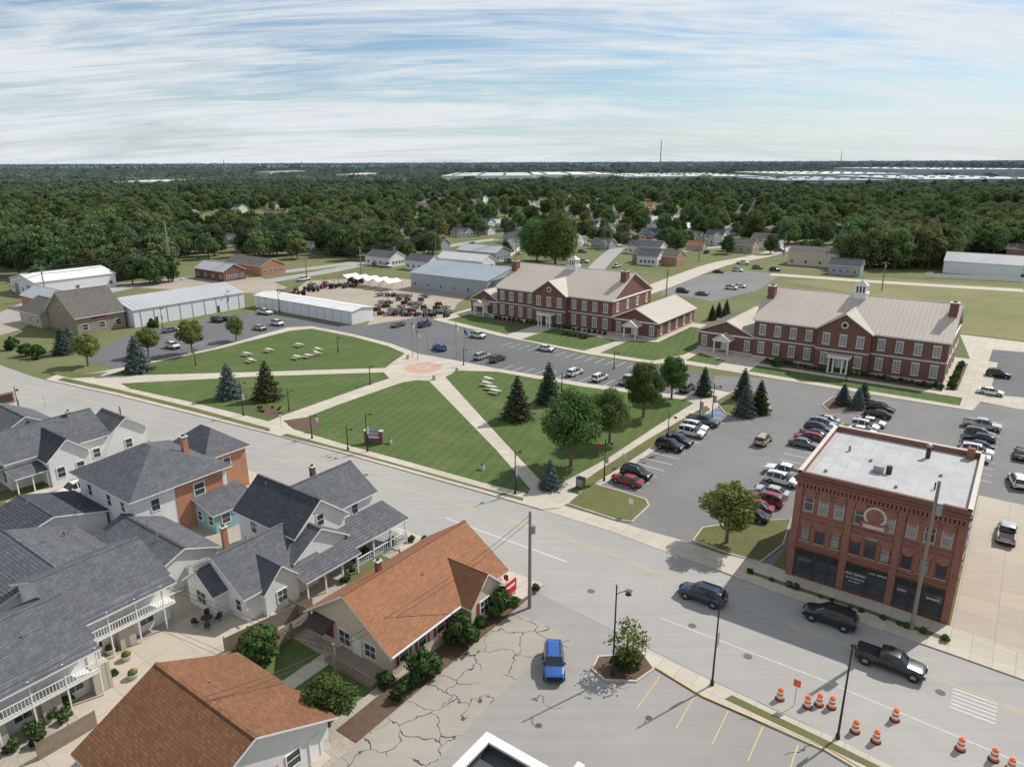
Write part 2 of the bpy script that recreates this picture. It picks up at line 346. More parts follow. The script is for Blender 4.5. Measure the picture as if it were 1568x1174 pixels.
lawn([(75,572),(100,568),(130,574),(165,570),(150,578),(110,580)],'verge_grass')
lawn([(430,668),(520,690),(640,723),(740,751),(800,768),(802,764),(740,748),(640,720),(520,687),(440,665)],'verge_grass')
M=MB(); cx,cy=G(648,564)
for r,z,m in ((7.2,.18,'concrete'),(4.3,.185,'paver_brick'),(1.6,.19,'concrete'),(1.1,.195,'paver_brick')):
    M.poly([(cx+r*math.cos(i*math.pi/20),cy+r*math.sin(i*math.pi/20),z) for i in range(40)],m)
M.obj('memorial_plaza')
slab('north_walk_bed',gp([(385,628),(412,622),(440,634),(418,642)]),.19,'mulch',.03)
slab('mulch_bed',gp([(434,645),(470,640),(500,652),(470,660),(450,657)]),.19,'mulch',.03)
def pqpoly(l): return [PQ(*a) for a in l]
slab('storefront_sidewalk',gp([(1090,870),(1200,912),(1320,955),(1450,1000),(1568,1042),(1700,1090),(1700,1050),(1568,1005),(1460,962),(1200,874),(1180,866),(1110,850)]),.15,'concrete')
slab('planting_strip',gp([(1150,880),(1200,898),(1330,940),(1440,980),(1443,975),(1330,935),(1200,893),(1152,876)]),.18,'verge_grass',.04)
slab('lot_entrance_apron',gp([(830,781),(930,812),(1020,845),(1090,870),(1110,850),(1040,826),(990,812),(860,774)]),.06,'concrete',.06)
slab('grass_island',gp([(868,772),(905,740),(950,752),(990,765),(995,775),(968,800),(940,796)]),.17,'verge_grass',.17,kerb=True)
slab('grass_island',gp([(1060,828),(1075,808),(1130,800),(1212,795),(1200,835),(1165,862),(1120,850)]),.17,'verge_grass',.17,kerb=True)
slab('grass_island',gp([(1095,615),(1125,598),(1170,600),(1180,625),(1155,640),(1110,634)]),.17,'verge_grass',.17,kerb=True)
slab('grass_island',gp([(1258,620),(1275,608),(1340,612),(1350,622),(1325,634),(1268,630)]),.17,'mulch',.17,kerb=True)
slab('grass_island',pqpoly([(-22.2,106),(-20.6,106),(-20.6,132),(-22.2,132)]),.17,'verge_grass',.17,kerb=True)
slab('alley',pqpoly([(-.2,72.5),(9,72.5),(9,112),(-.2,112)]),.03,'courtyard_concrete',.03)
slab('south_sidewalk',gp([(985,992),(1093,1046),(1280,1132),(1420,1202),(1600,1300),(1560,1310),(1395,1222),(1265,1146),(1075,1066),(985,1012)]),.15,'concrete')
slab('planting_strip',gp([(1120,1066),(1280,1142),(1400,1202),(1395,1207),(1268,1147),(1110,1072)]),.175,'verge_grass',.03)
slab('tree_island',gp([(915,1005),(985,1000),(1003,1025),(975,1045),(925,1043),(905,1025)]),.16,'mulch',.16,kerb=True)
M=MB(); ribbon(M,gp([(1003,1022),(1075,1066),(1265,1149),(1395,1226)]),.2,.158,'faded_yellow_paint'); M.obj('kerb_paint')
# block with houses
slab('house_block_ground',pqpoly([(-108,8),(-37.5,8),(-37.5,55),(-98,54)]),.05,'river_gravel',.05)
slab('courtyard',pqpoly([(-64,8),(-52.5,8),(-52.5,30),(-56,38),(-64.5,38)]),.07,'courtyard_concrete',.03)
slab('front_walk',pqpoly([(-98,52.3),(-38,54),(-37.6,57.8),(-98,57)]),.15,'concrete')
slab('house_lawn',pqpoly([(-57,46),(-54,44),(-54,51.5),(-60,51.8)]),.16,'verge_grass',.05)
slab('house_lawn',pqpoly([(-54,30),(-41,30),(-41,35.5),(-54,35.5)]),.08,'lawn_grass',.03)
slab('garden_path',pqpoly([(-48.5,29),(-46.8,29),(-46.8,36),(-48.5,36)]),.1,'concrete',.03)
slab('mulch_bed',pqpoly([(-40,30),(-37.6,30),(-37.6,55),(-40.2,55)]),.09,'mulch',.05)
slab('mulch_bed',pqpoly([(-60,9),(-57.2,9),(-57.2,17),(-60,16)]),.10,'river_gravel',.03)
slab('house_lawn',pqpoly([(-130,30),(-109,30),(-110,54),(-130,56)]),.08,'verge_grass',.05)
slab('front_walk',pqpoly([(-110,31),(-108,31),(-109,56),(-111,56)]),.12,'concrete',.1)
# municipal grounds
def L2(l,m='lawn_grass',z=.14): slab('municipal_lawn',pqpoly(l),z,m,.14,kerb=True)
slab('municipal_walk',pqpoly([(-142,155),(-114,149.8),(-83,147),(-66.6,148),(-64,152),(-4,152.6),(-2,168),(-2,195),(-145,195)]),.12,'concrete')
L2([(-138,157),(-112,152),(-112,167.5),(-138,167.5)]); L2([(-106,150),(-86,149),(-84,163),(-98,166),(-106,166)]); L2([(-82,149.5),(-68,150.2),(-64,160),(-64,190),(-75,190),(-75,168),(-82,165)])
L2([(-62,155),(-54,155),(-54,160),(-62,164)],z=.15); L2([(-47,154.5),(-6,154.5),(-6,160.5),(-47,160.5)],z=.15)
slab('municipal_bed',pqpoly([(-47,162.5),(-10,162.5),(-10,167.4),(-47,167.4)]),.15,'mulch',.03)
slab('municipal_bed',pqpoly([(-9.6,165),(-7.5,165),(-7.5,190),(-9.6,190)]),.15,'mulch',.03)
slab('municipal_bed',pqpoly([(-100,160),(-93,158),(-92,161),(-99,164)]),.15,'mulch',.03)
slab('municipal_bed',pqpoly([(-122,162),(-113,161.5),(-113,166),(-122,166)]),.15,'mulch',.03)

# lot stall lines
M=MB()
def stalls(p0,p1,q0,q1,pitch=2.75,z=.026,mat='white_paint'):
    q=q0
    while q<=q1: ribbon(M,[PQ(p0,q),PQ(p1,q)],.11,z,mat); q+=pitch
def stallsq(q0,q1,p0,p1,pitch=2.75,z=.026,mat='white_paint',sl=0):
    p=p0
    while p<=p1: ribbon(M,[PQ(p,q0+sl*(p-p0)),PQ(p,q1+sl*(p-p0))],.11,z,mat); p+=pitch
stalls(-45,-39.6,83,138); stalls(-26.8,-22,84,132); stalls(-19.8,-16,108,150); stalls(-4,1,118,150)
stallsq(123.3,128.6,-93,-52,sl=.135); stallsq(141.2,146.2,-106,-66)
stallsq(96,101,-186,-140)
M.obj('parking_stall_markings')
M=MB()
for i in range(4):
    ribbon(M,[PQ(-44,120.5+i*2.75),PQ(-41,120.5+i*2.75)],1.0,.03,'blue_paint')
M.obj('accessible_stall_markings')
M=MB()
for (a,b) in (((1010,1035),(975,1085)),((1065,1062),(1035,1115)),((1115,1088),(1090,1140)),((1168,1112),(1145,1165)),((1222,1140),(1205,1190))):
    ribbon(M,gp([a,b]),.11,.02,'faded_yellow_paint')
M.obj('parking_stall_markings')
# distant streets
M=MB()
def street(l,w,m='road_surface',z=.03): ribbon(M,smoothline(gp(l),6),w,z,m)
street([(960,455),(1010,438),(1100,405),(1180,388),(1260,360),(1330,345)],9,'concrete')
street([(400,432),(520,412),(640,385),(760,366),(900,350)],9)
street([(900,425),(940,385),(985,355),(1020,335)],8,'road_surface',.034)
street([(-50,500),(60,470),(250,430),(400,420),(560,400)],8,'road_surface',.028)
street([(1180,420),(1250,425),(1350,432),(1568,445)],7,'concrete',.026)
street([(980,395),(1080,380),(1190,378),(1350,400)],8,'road_surface',.038)
street([(620,400),(760,382),(880,362),(1000,345),(1120,330)],8,'road_surface',.042)
street([(760,400),(830,350),(860,325)],8,'concrete',.046)
M.obj('neighbourhood_streets')

# ------------------------------------------------------------ building kit
class Bld:
    def __init__(s,name,p,q,ang=GA,world=None):
        s.name=name; s.o=(p,q); s.parts={}; s.ang=ang; s.w=world or PQ(p,q); s.texts=[]
    def P(s,n): return s.parts.setdefault(n,MB())
    def done(s):
        e=bpy.data.objects.new(s.name,None); scene.collection.objects.link(e); e.location=(*s.w,0); e.rotation_euler=(0,0,s.ang)
        for n,m in s.parts.items(): m.obj(n,parent=e)
        for (t,x,y,z,sz,mat,rz) in s.texts:
            cu=bpy.data.curves.new('lettering','FONT'); cu.body=t; cu.size=sz; cu.align_x='CENTER'; cu.extrude=.01; cu.materials.append(MAT[mat])
            o=bpy.data.objects.new('lettering',cu); scene.collection.objects.link(o); o.location=(x,y,z); o.rotation_euler=(math.pi/2,0,rz); o.parent=e
        return e
    def side(s,r,k):
        x0,y0,x1,y1=r
        return {'S':((x0,y0),(1,0),(0,-1)),'E':((x1,y0),(0,1),(1,0)),'N':((x1,y1),(-1,0),(0,1)),'W':((x0,y1),(0,-1),(-1,0))}[k]
    def walls(s,r,z0,z1,mat):
        x0,y0,x1,y1=r; W=s.P('walls'); c=[(x0,y0),(x1,y0),(x1,y1),(x0,y1)]
        for i in range(4):
            a,b=c[i],c[(i+1)%4]; W.poly([(*a,z0),(*b,z0),(*b,z1),(*a,z1)],mat)
    def block(s,r,eave,ridge,ax,wall,roof,ov=.5,z0=0,ribs=0,side='white_trim'):
        x0,y0,x1,y1=r; s.walls(r,z0,eave,wall); W=s.P('walls'); Rf=s.P('roof'); t=.2
        if ax in 'xy':
            sw=(lambda p:p) if ax=='x' else (lambda p:(p[1],p[0],p[2]))
            if ax=='y': x0,y0,x1,y1=y0,x0,y1,x1
            ym=(y0+y1)/2; sl=(ridge-eave)/(ym-y0); ez=eave-sl*ov+t; rz=ridge+t
            for (ya,yb) in ((y0-ov,ym),(y1+ov,ym)):
                q=[(x0-ov,ya,ez),(x1+ov,ya,ez),(x1+ov,yb,rz),(x0-ov,yb,rz)]
                Rf.thickq([sw(p) for p in q],t,roof,side)
                if ribs:
                    n=int((x1-x0+2*ov)/ribs)
                    for i in range(n+1):
                        x=x0-ov+.03+i*(x1-x0+2*ov-.1)/n
                        Rf.thickq([sw(p) for p in [(x,ya,ez+.06),(x+.07,ya,ez+.06),(x+.07,yb,rz+.06),(x,yb,rz+.06)]],.059,roof)
            for x in (x0,x1): W.poly([sw(p) for p in [(x,y0,eave),(x,y1,eave),(x,ym,ridge)]],wall)
            Rf.thickq([sw(p) for p in [(x0-ov,ym-.15,rz+.03),(x1+ov,ym-.15,rz+.03),(x1+ov,ym+.15,rz+.03),(x0-ov,ym+.15,rz+.03)]],.08,roof)
        elif ax=='h':
            dx,dy=x1-x0,y1-y0; h=min(dx,dy)/2+ov
            a=[(x0-ov,y0-ov),(x1+ov,y0-ov),(x1+ov,y1+ov),(x0-ov,y1+ov)]; ez=eave+.02
            if dx>dy: r1=(x0-ov+h,(y0+y1)/2);r2=(x1+ov-h,(y0+y1)/2); F=[(0,1,r2,r1),(2,3,r1,r2),(1,2,r2),(3,0,r1)]
            else: r1=((x0+x1)/2,y0-ov+h);r2=((x0+x1)/2,y1+ov-h); F=[(0,1,r1),(2,3,r2),(1,2,r2,r1),(3,0,r1,r2)]
            for f in F: Rf.poly([(*(a[k] if isinstance(k,int) else k),ez+.15 if isinstance(k,int) else ridge) for k in f],roof)
            for i in range(4): Rf.poly([(*a[i],ez),(*a[(i+1)%4],ez),(*a[(i+1)%4],ez+.15),(*a[i],ez+.15)],side)
            Rf.poly([(*p,ez) for p in a[::-1]],side)
        elif ax=='f':
            Rf.poly([(x0+.3,y0+.3,eave-.5),(x1-.3,y0+.3,eave-.5),(x1-.3,y1-.3,eave-.5),(x0+.3,y1-.3,eave-.5)],roof)
            T=s.P('parapet')
            for b in ((x0-.06,y0-.06,x1+.06,y0+.3),(x0-.06,y1-.3,x1+.06,y1+.06),(x0-.06,y0+.3,x0+.3,y1-.3),(x1-.3,y0+.3,x1+.06,y1-.3)):
                T.box(b[0],b[1],eave-.6,b[2],b[3],eave+.12,side)
        elif ax[0]=='s':  # shed: low side letter
            k=ax[1]; zz={'S':(eave,eave,ridge,ridge),'N':(ridge,ridge,eave,eave),'E':(ridge,eave,eave,ridge),'W':(eave,ridge,ridge,eave)}[k]
            c=[(x0-ov,y0-ov),(x1+ov,y0-ov),(x1+ov,y1+ov),(x0-ov,y1+ov)]
            Rf.thickq([(*p,z+.15) for p,z in zip(c,zz)],.15,roof,side)
            c=[(x0,y0),(x1,y0),(x1,y1),(x0,y1)]
            for i in range(4):
                j=(i+1)%4; W.poly([(*c[i],eave),(*c[j],eave),(*c[j],max(eave,zz[j]-.1)),(*c[i],max(eave,zz[i]-.1))],wall)
        return r
    def win(s,r,k,a,z,w,h,fr='white_trim',gl='window_glass',mx=1,mz=2,sill=None,t=.1):
        f=s.side(r,k); M=s.P('windows'); M.obox(f,a-w/2,a+w/2,-.05,.02,z,z+h,gl); d=.075
        M.obox(f,a-w/2-t,a-w/2,-.02,d,z-t,z+h+t,fr); M.obox(f,a+w/2,a+w/2+t,-.02,d,z-t,z+h+t,fr)
        M.obox(f,a-w/2,a+w/2,-.02,d,z+h,z+h+t,fr); M.obox(f,a-w/2,a+w/2,-.02,d,z-t,z,fr)
        for i in range(1,mx): x=a-w/2+w*i/mx; M.obox(f,x-.025,x+.025,.0,.05,z,z+h,fr)
        for i in range(1,mz): y=z+h*i/mz; M.obox(f,a-w/2,a+w/2,.0,.045,y-.03,y+.03,fr)
        if sill: M.obox(f,a-w/2-t-.1,a+w/2+t+.1,-.02,.14,z-t-.16,z-t-.003,sill); M.obox(f,a-w/2-t-.1,a+w/2+t+.1,-.02,.1,z+h+t+.003,z+h+t+.28,sill)
    def wins(s,r,k,n,z,w,h,m=1.5,**kw):
        L=(r[2]-r[0]) if k in 'SN' else (r[3]-r[1])
        for i in range(n):
            a=m+(L-2*m)*(i/(n-1) if n>1 else .5); s.win(r,k,a,z,w,h,**kw)
    def door(s,r,k,a,w=1.0,h=2.1,mat='door_wood',z=.1):
        f=s.side(r,k); M=s.P('door'); M.obox(f,a-w/2,a+w/2,-.05,.03,z,z+h,mat)
        M.obox(f,a-w/2-.12,a-w/2,-.02,.08,z,z+h+.12,'white_trim'); M.obox(f,a+w/2,a+w/2+.12,-.02,.08,z,z+h+.12,'white_trim'); M.obox(f,a-w/2,a+w/2,-.02,.08,z+h,z+h+.12,'white_trim')
        M.obox(f,a-w/2-.3,a+w/2+.3,0,1.0,0,z,'concrete')
    def chimney(s,x,y,z0,z1,w=.9,d=.9,mat='red_brick'):
        M=s.P('chimney'); M.box(x-w/2,y-d/2,z0,x+w/2,y+d/2,z1,mat); M.box(x-w/2-.1,y-d/2-.1,z1,x+w/2+.1,y+d/2+.1,z1+.14,'stone_trim'); M.box(x-w/4,y-d/4,z1+.14,x+w/4,y+d/4,z1+.35,'dark_trim')
    def vent(s,x,y,z,h=.5): s.P('roof_vents').cyl((x,y,z),(x,y,z+h),.07,.07,8,'galvanized_metal')
    def pbox(s,part,*a): s.P(part).box(*a)

def muni(name,p0,q0,L,left,right):
    B=Bld(name,p0,q0); D=24; ev,rg=9.3,15.2; br='red_brick'; rf='metal_roof_beige'
    r=B.block((0,0,L,D),ev,rg,'x',br,rf,.5,ribs=.9)
    T=B.P('trim')
    for k,LL in (('S',L),('E',D),('W',D)):
        f=B.side(r,k); T.obox(f,-.05,LL+.05,0,.12,4.6,4.95,'stone_trim'); T.obox(f,-.05,LL+.05,0,.25,ev-.45,ev-.05,'white_trim'); T.obox(f,-.05,LL+.05,0,.08,0,.6,'stone_trim')
    gw=11; gx=L/2-gw/2; g=B.block((gx,-1.4,gx+gw,D/2),ev,13.0,'y',br,rf,.45,ribs=.9)
    f=B.side(g,'S'); T.obox(f,-.05,gw+.05,0,.12,4.6,4.95,'stone_trim'); T.obox(f,-.05,gw+.05,0,.08,0,.6,'stone_trim')
    M=B.P('windows'); M.cyl((L/2,-1.38,10.6),(L/2,-1.52,10.6),.75,.75,16,'white_trim'); M.cyl((L/2,-1.5,10.6),(L/2,-1.55,10.6),.52,.52,16,'window_glass')
    kw=dict(sill='stone_trim',mx=2,mz=4,gl='blind_glass')
    n=4
    for i in range(n):
        for xx in (2.0+i*(gx-4.0)/(n-1), L-2.0-i*(gx-4.0)/(n-1)):
            B.win(r,'S',xx,1.5,1.25,2.3,**kw); B.win(r,'S',xx,5.9,1.25,2.1,**kw)
    for i in range(3):
        B.win(g,'S',2+i*3.5,6,1.3,2.2,**kw)
        if i!=1: B.win(g,'S',2+i*3.5,1.5,1.3,2.3,**kw)
    B.wins(r,'E',4,5.9,1.2,2.1,3,**kw); B.wins(r,'E',4,1.5,1.2,2.3,3,**kw)
    P=B.P('portico'); cx=L/2
    P.box(cx-2.2,-4.2,0,cx+2.2,-1.4,.35,'concrete')
    for x in (cx-1.9,cx-.9,cx+.9,cx+1.9): P.cyl((x,-3.9,.35),(x,-3.9,3.6),.2,.16,10,'white_trim')
    P.box(cx-2.3,-4.25,3.6,cx+2.3,-1.4,4.1,'white_trim'); P.box(cx-2.1,-4.0,4.1,cx+2.1,-1.5,4.16,'metal_roof_beige')
    B.door(g,'S',gw/2,1.7,2.5,'white_trim',.35)
    C=B.P('cupola'); rz=rg-.1; y=D/2; k=.86
    def cb_(a,z0,z1,m): C.box(cx-a*k,y-a*k,rz+z0,cx+a*k,y+a*k,rz+z1,m)
    cb_(1.7,-1,.8,'white_trim'); cb_(1.85,.8,.95,'white_trim'); cb_(1.2,.95,2.4,'window_glass')
    for dx in (-1.2,-.4,.4,1.2):
        for dy in (-1.2,-.4,.4,1.2):
            if abs(dx)==1.2 or abs(dy)==1.2: C.box(cx+dx*k-.13,y+dy*k-.13,rz+.95,cx+dx*k+.13,y+dy*k+.13,rz+2.4,'white_trim')
    cb_(1.55,2.4,2.65,'white_trim')
    for i in range(4):
        q=[(-1.5,-1.5),(1.5,-1.5),(1.5,1.5),(-1.5,1.5)]; a,b_=q[i],q[(i+1)%4]
        C.poly([(cx+a[0]*k,y+a[1]*k,rz+2.65),(cx+b_[0]*k,y+b_[1]*k,rz+2.65),(cx,y,rz+3.7)],'metal_roof_gray')
    C.cyl((cx,y,rz+3.6),(cx,y,rz+4.7),.05,.02,6,'black_metal')
    for x in (.9,L-.9):
        B.chimney(x,D/2-3.5,11,rg+.9,1.6,2.2,br)
    def wing(x0,x1,dep):
        w=B.block((x0,1.0,x1,1+dep),4.6,7.6,'y',br,rf,.5,ribs=.9); W=x1-x0
        for k,LL in (('S',W),('E',dep),('W',dep)):
            f=B.side(w,k); T.obox(f,-.04,LL+.04,0,.1,4.1,4.5,'white_trim'); T.obox(f,-.04,LL+.04,0,.07,0,.6,'stone_trim')
        for i in (0,3): B.win(w,'S',1.6+i*(W-3.2)/3,1.2,1.2,2.1,**kw)
        B.wins(w,'E',5,1.2,1.2,2.1,2.5,**kw); B.wins(w,'W',5,1.2,1.2,2.1,2.5,**kw)
        xm=(x0+x1)/2; P.box(xm-2,-2.3,0,xm+2,1,.25,'concrete')
        for x in (xm-1.7,xm+1.7): P.cyl((x,-2,.25),(x,-2,3.2),.2,.17,10,'white_trim')
        P.box(xm-2.1,-2.3,3.2,xm+2.1,1,3.6,'white_trim')
        P.poly([(xm-2.1,-2.28,3.6),(xm+2.1,-2.28,3.6),(xm,-2.28,4.9)],'white_trim')
        for sg in (-1,1): P.thickq([(xm+sg*2.3,-2.5,3.6),(xm+sg*2.3,1.0,3.6),(xm,1.0,5.1),(xm,-2.5,5.1)][::-sg],.1,rf,'white_trim')
        B.door(w,'S',W/2,1.8,2.4,'white_trim',.25)
    if left: wing(-left[0],-.02,left[1])
    if right: wing(L+.02,L+right[0],right[1])
    return B.done()
muni('brick_city_hall',-128.2,169,39,(11,20),(13,25))
muni('brick_municipal_building',-50.4,167.6,40,(14,22),None)

# --- old brick commercial building
B=Bld('brick_commercial_building',-16.5,75.8); L=16.1;D=17.5;Ht=12.6; br='old_red_brick'
r=B.block((0,0,L,D),Ht,Ht,'f',br,'aged_membrane',side=br)
T=B.P('cornice'); S=B.side(r,'S'); E=B.side(r,'E')
T.obox(S,-.1,L+.1,0,.45,Ht-.9,Ht-.55,br); T.obox(S,-.2,L+.2,0,.62,Ht-.55,Ht-.3,'door_wood'); T.obox(S,-.05,L+.05,0,.22,Ht-1.7,Ht-1.45,br)
for i in range(41): a=.2+i*(L-.4)/40; T.obox(S,a-.11,a+.11,0,.34,Ht-1.4,Ht-.9,br)
T.obox(S,-.05,L+.05,0,.18,3.75,4.05,'door_wood'); T.obox(S,-.05,L+.05,0,.25,4.05,4.2,br); T.obox(S,-.03,L+.03,0,.1,7.65,7.9,br)
for a in (.35,L/2-2.4,L/2+2.4,L-.35): T.obox(S,a-.35,a+.35,0,.2,0,Ht-1.7,br)
T.obox(E,-.05,D,-.02,.12,Ht-.5,Ht-.2,'stone_trim')
for k in 'SEWN':
    f=B.side(r,k); LL=L if k in 'SN' else D; T.obox(f,-.08,LL+.08,-.34,.1,Ht+.122,Ht+.2,'stone_trim' if k!='S' else 'door_wood')
xs=[1.5,3.0,4.6,6.6,9.5,11.5,13.1,14.6]
for i,x in enumerate(xs):
    B.win(r,'S',x,8.5,.85,1.9,fr='stone_trim',gl='blind_glass' if i%3 else 'window_glass',sill='tan_stone',mz=2,t=.06)
    B.win(r,'S',x,4.9,.85,2.0,fr='door_wood',gl='window_glass' if i%2 else 'blind_glass',sill='tan_stone',mz=2,t=.06)
    for z in (8.5,4.9):
        T.cyl((x,.0,z+1.95),(x,-.16,z+1.95),.56,.56,14,'old_red_brick')
B.win(r,'S',L/2,4.9,1.0,2.0,fr='door_wood',sill='tan_stone',t=.06)
W=B.P('windows'); W.cyl((L/2,.02,9.7),(L/2,-.14,9.7),1.1,1.1,20,'stone_trim'); W.cyl((L/2,-.12,9.7),(L/2,-.18,9.7),.85,.85,20,br); W.obox(S,L/2-1.3,L/2+1.3,.0,.22,8.1,9.0,br); W.obox(S,L/2-1.0,L/2+1.0,.2,.25,8.35,8.75,'stone_trim')
SF=B.P('storefront')
for a,b_ in ((.9,2.7),(2.95,4.2),(4.4,5.2),(6.0,8.1),(8.3,10.1),(10.9,12.2),(12.4,13.4),(13.6,15.2)):
    SF.obox(S,a,b_,-.05,.03,.55,2.9,'window_glass'); SF.obox(S,a,b_,-.02,.1,.15,.55,'door_wood'); SF.obox(S,a,b_,-.02,.09,2.9,3.7,'black_metal')
    SF.obox(S,a-.1,a,-.02,.1,.15,3.7,'dark_trim'); SF.obox(S,b_,b_+.1,-.02,.1,.15,3.7,'dark_trim')
B.texts+=[('LAW OFFICE',7.05,-.05,2.35,.42,'white_trim',0),('OF ATTORNEYS',7.05,-.05,1.9,.26,'white_trim',0),('AT LAW',7.05,-.05,1.5,.3,'white_trim',0),('SALON',1.8,-.05,2.3,.4,'blind_glass',0),('LAW OFFICE',9.2,-.12,3.1,.3,'white_trim',0),('BARBER',14.4,-.05,2.2,.34,'white_trim',0),('OPEN',11.55,-.05,2.2,.34,'white_trim',0)]
for i in range(6): B.win(r,'E',1.8+i*2.7,8.5,.8,1.7,fr='stone_trim',sill='tan_stone',gl='window_glass',t=.06); B.win(r,'E',1.8+i*2.7,4.9,.8,1.7,fr='stone_trim',sill='tan_stone',gl='blind_glass',t=.06)
RF=B.P('rooftop')
for i in range(11): RF.box(.8+i*1.45,.4,Ht-.5,.86+i*1.45,D-.4,Ht-.485,'galvanized_metal')
RF.box(6.4,6,Ht-.5,7.4,7.2,Ht+.3,'galvanized_metal'); RF.cyl((7.9,6.6,Ht-.5),(7.9,6.6,Ht+.4),.3,.3,10,'dark_trim'); RF.cyl((3,11,Ht-.5),(3,11,Ht+.2),.15,.15,8,'galvanized_metal')
RF.cyl((10.8,14,Ht-.5),(10.8,14,Ht+.9),.25,.25,10,'dark_trim'); RF.ball((10.8,14,Ht+1.0),.35,.25,'galvanized_metal')
RF.box(14.4,16.2,Ht-.5,15.2,16.9,Ht+.8,br); RF.cyl((12.5,5,Ht-.5),(12.5,5,Ht+.3),.08,.08,8,'dark_trim')
for i in range(4): RF.box(2+i*3.5,3+i%2*6,Ht-.5,2.3+i*3.5,3.3+i%2*6,Ht-.2,'galvanized_metal')
B.pbox('rear_annex_walls',3,D,0,L,D+4,4.5,br); B.done()
B=Bld('brick_shop',8.5,76); r=B.block((0,0,14,20),6,6,'f','old_red_brick','aged_membrane',side='white_trim'); B.wins(r,'W',5,1.5,1.2,1.6); B.wins(r,'S',4,1,1.8,2.2); B.done()

# --- roof of the building below
B=Bld('flat_roof_building',-23.7,6); r=B.block((0,0,22,23.7),8.5,8.5,'f','tan_stone','dark_membrane',side='dark_trim')
T=B.P('coping')
for b_ in ((-.25,23.3,22.2,23.95),(-.25,0,.4,23.3)): T.box(b_[0],b_[1],8.62,b_[2],b_[3],8.8,'white_trim')
B.pbox('raised_parapet',6,20.8,8.0,6.5,25.3,8.9,'white_trim'); B.pbox('vent_unit',9,19,8,10.5,20.5,9,'galvanized_metal'); B.done()

# --- foreground houses
B=Bld('brown_roof_house',-51.6,37.2); r=B.block((0,0,11,16.6),3.0,6.7,'y','beige_siding','brown_shingles',.6)
g=B.block((6.5,9.6,12.4,14.4),3.0,5.3,'x','beige_siding','brown_shingles',.45)
B.win(r,'S',2.4,1.0,1.1,1.3,fr='red_trim'); B.win(r,'S',4.7,.9,1.5,1.5,mx=2); B.win(r,'S',8.2,1.0,1.4,1.4,mx=2,fr='white_trim'); B.door(r,'S',6.4,1.0,2.0,'white_trim')
for a in (1.5,4.0,6.6): B.win(r,'E',a,1.1,1.1,1.3,fr='white_trim'); f=B.side(r,'E'); B.P('shutters').obox(f,a-.95,a-.68,0,.09,1.0,2.5,'red_trim'); B.P('shutters').obox(f,a+.68,a+.95,0,.09,1.0,2.5,'red_trim')
B.win(g,'E',2.4,1.0,1.8,1.4,mx=3); f=B.side(g,'E'); B.P('shutters').obox(f,1.0,1.3,0,.09,.9,2.5,'red_trim'); B.P('shutters').obox(f,3.5,3.8,0,.09,.9,2.5,'red_trim')
B.door(r,'E',15.6,.9,2.0,'white_trim')
B.pbox('deck',4.2,-2.2,0,10.5,-.1,.5,'weathered_wood')
for x in np.arange(4.3,10.5,.42): B.pbox('deck_rail',x,-2.2,.5,x+.05,-2.14,1.3,'weathered_wood')
B.pbox('deck_rail',4.2,-2.24,1.3,10.5,-2.1,1.38,'weathered_wood'); B.P('awning').thickq([(.4,-1.6,2.3),(3.4,-1.6,2.3),(3.4,0,2.9),(.4,0,2.9)],.08,'dark_trim')
B.chimney(4.0,5.4,5,7.0,.5,.5); B.vent(3.4,9,6,.5); B.vent(7.6,8.0,5.3,.5); B.P('satellite_dish').ball((9.6,7.4,3.9),.35,.12,'galvanized_metal')
B.P('gutter').box(11.55,-.5,2.72,11.68,9,2.85,'white_trim')
B.done()
B=Bld('brown_roof_garage_house',-51.2,15.5); r=B.block((0,0,12.2,13),3.0,6.2,'x','white_siding','old_brown_shingles',.6)
B.win(r,'E',3.2,1.0,1.4,1.3,mx=2); B.win(r,'E',9.6,1.0,1.2,1.3); B.door(r,'E',11.6,.9,2.0,'white_trim'); f=B.side(r,'E'); B.P('sign_board').obox(f,5.2,8.2,.05,.12,1.1,2.2,'red_sign'); B.P('sign_board').obox(f,5.5,7.9,.12,.14,1.75,2.0,'white_trim'); B.P('sign_board').obox(f,5.8,7.6,.12,.14,1.35,1.5,'white_trim')
B.wins(r,'N',4,1.1,1.0,1.2); B.vent(4,8.3,5.2); B.vent(9,9,4.8); B.done()
# motel-like lodge with balconies
B=Bld('balcony_lodge',-75,-8)
def balcony(B,x,ya,yb,zf):
    P=B.P('balcony'); P.box(x,ya,zf-.2,x+1.5,yb,zf,'white_trim')
    for y in np.arange(ya+.05,yb,2.6): P.box(x+1.36,y,0.05,x+1.48,y+.12,5.0,'white_trim')
    P.box(x+1.4,ya,zf+.92,x+1.47,yb,zf+1.0,'white_trim'); P.box(x+1.4,ya,zf+.1,x+1.47,yb,zf+.17,'white_trim')
    for y in np.arange(ya+.1,yb,.26): P.box(x+1.41,y,zf+.17,x+1.45,y+.05,zf+.92,'white_trim')
b1=B.block((3.5,0,13.7,28.8),5.2,7.4,'y','white_siding','gray_shingles',.5)
Rf=B.P('roof'); 
for (x,ya,yb) in ((13.7,0,28.8),(9.3,29,38.2)): Rf.thickq([(x-.3,ya-.4,5.33),(x+1.8,ya-.4,4.9),(x+1.8,yb+.3,4.9),(x-.3,yb+.3,5.33)],.15,'gray_shingles','white_trim')
b2=B.block((-1,28.8,9.3,38.2),5.2,7.4,'y','white_siding','gray_shingles',.5)
balcony(B,13.7,0,28.8,2.7); balcony(B,9.3,29.1,38.2,2.7)
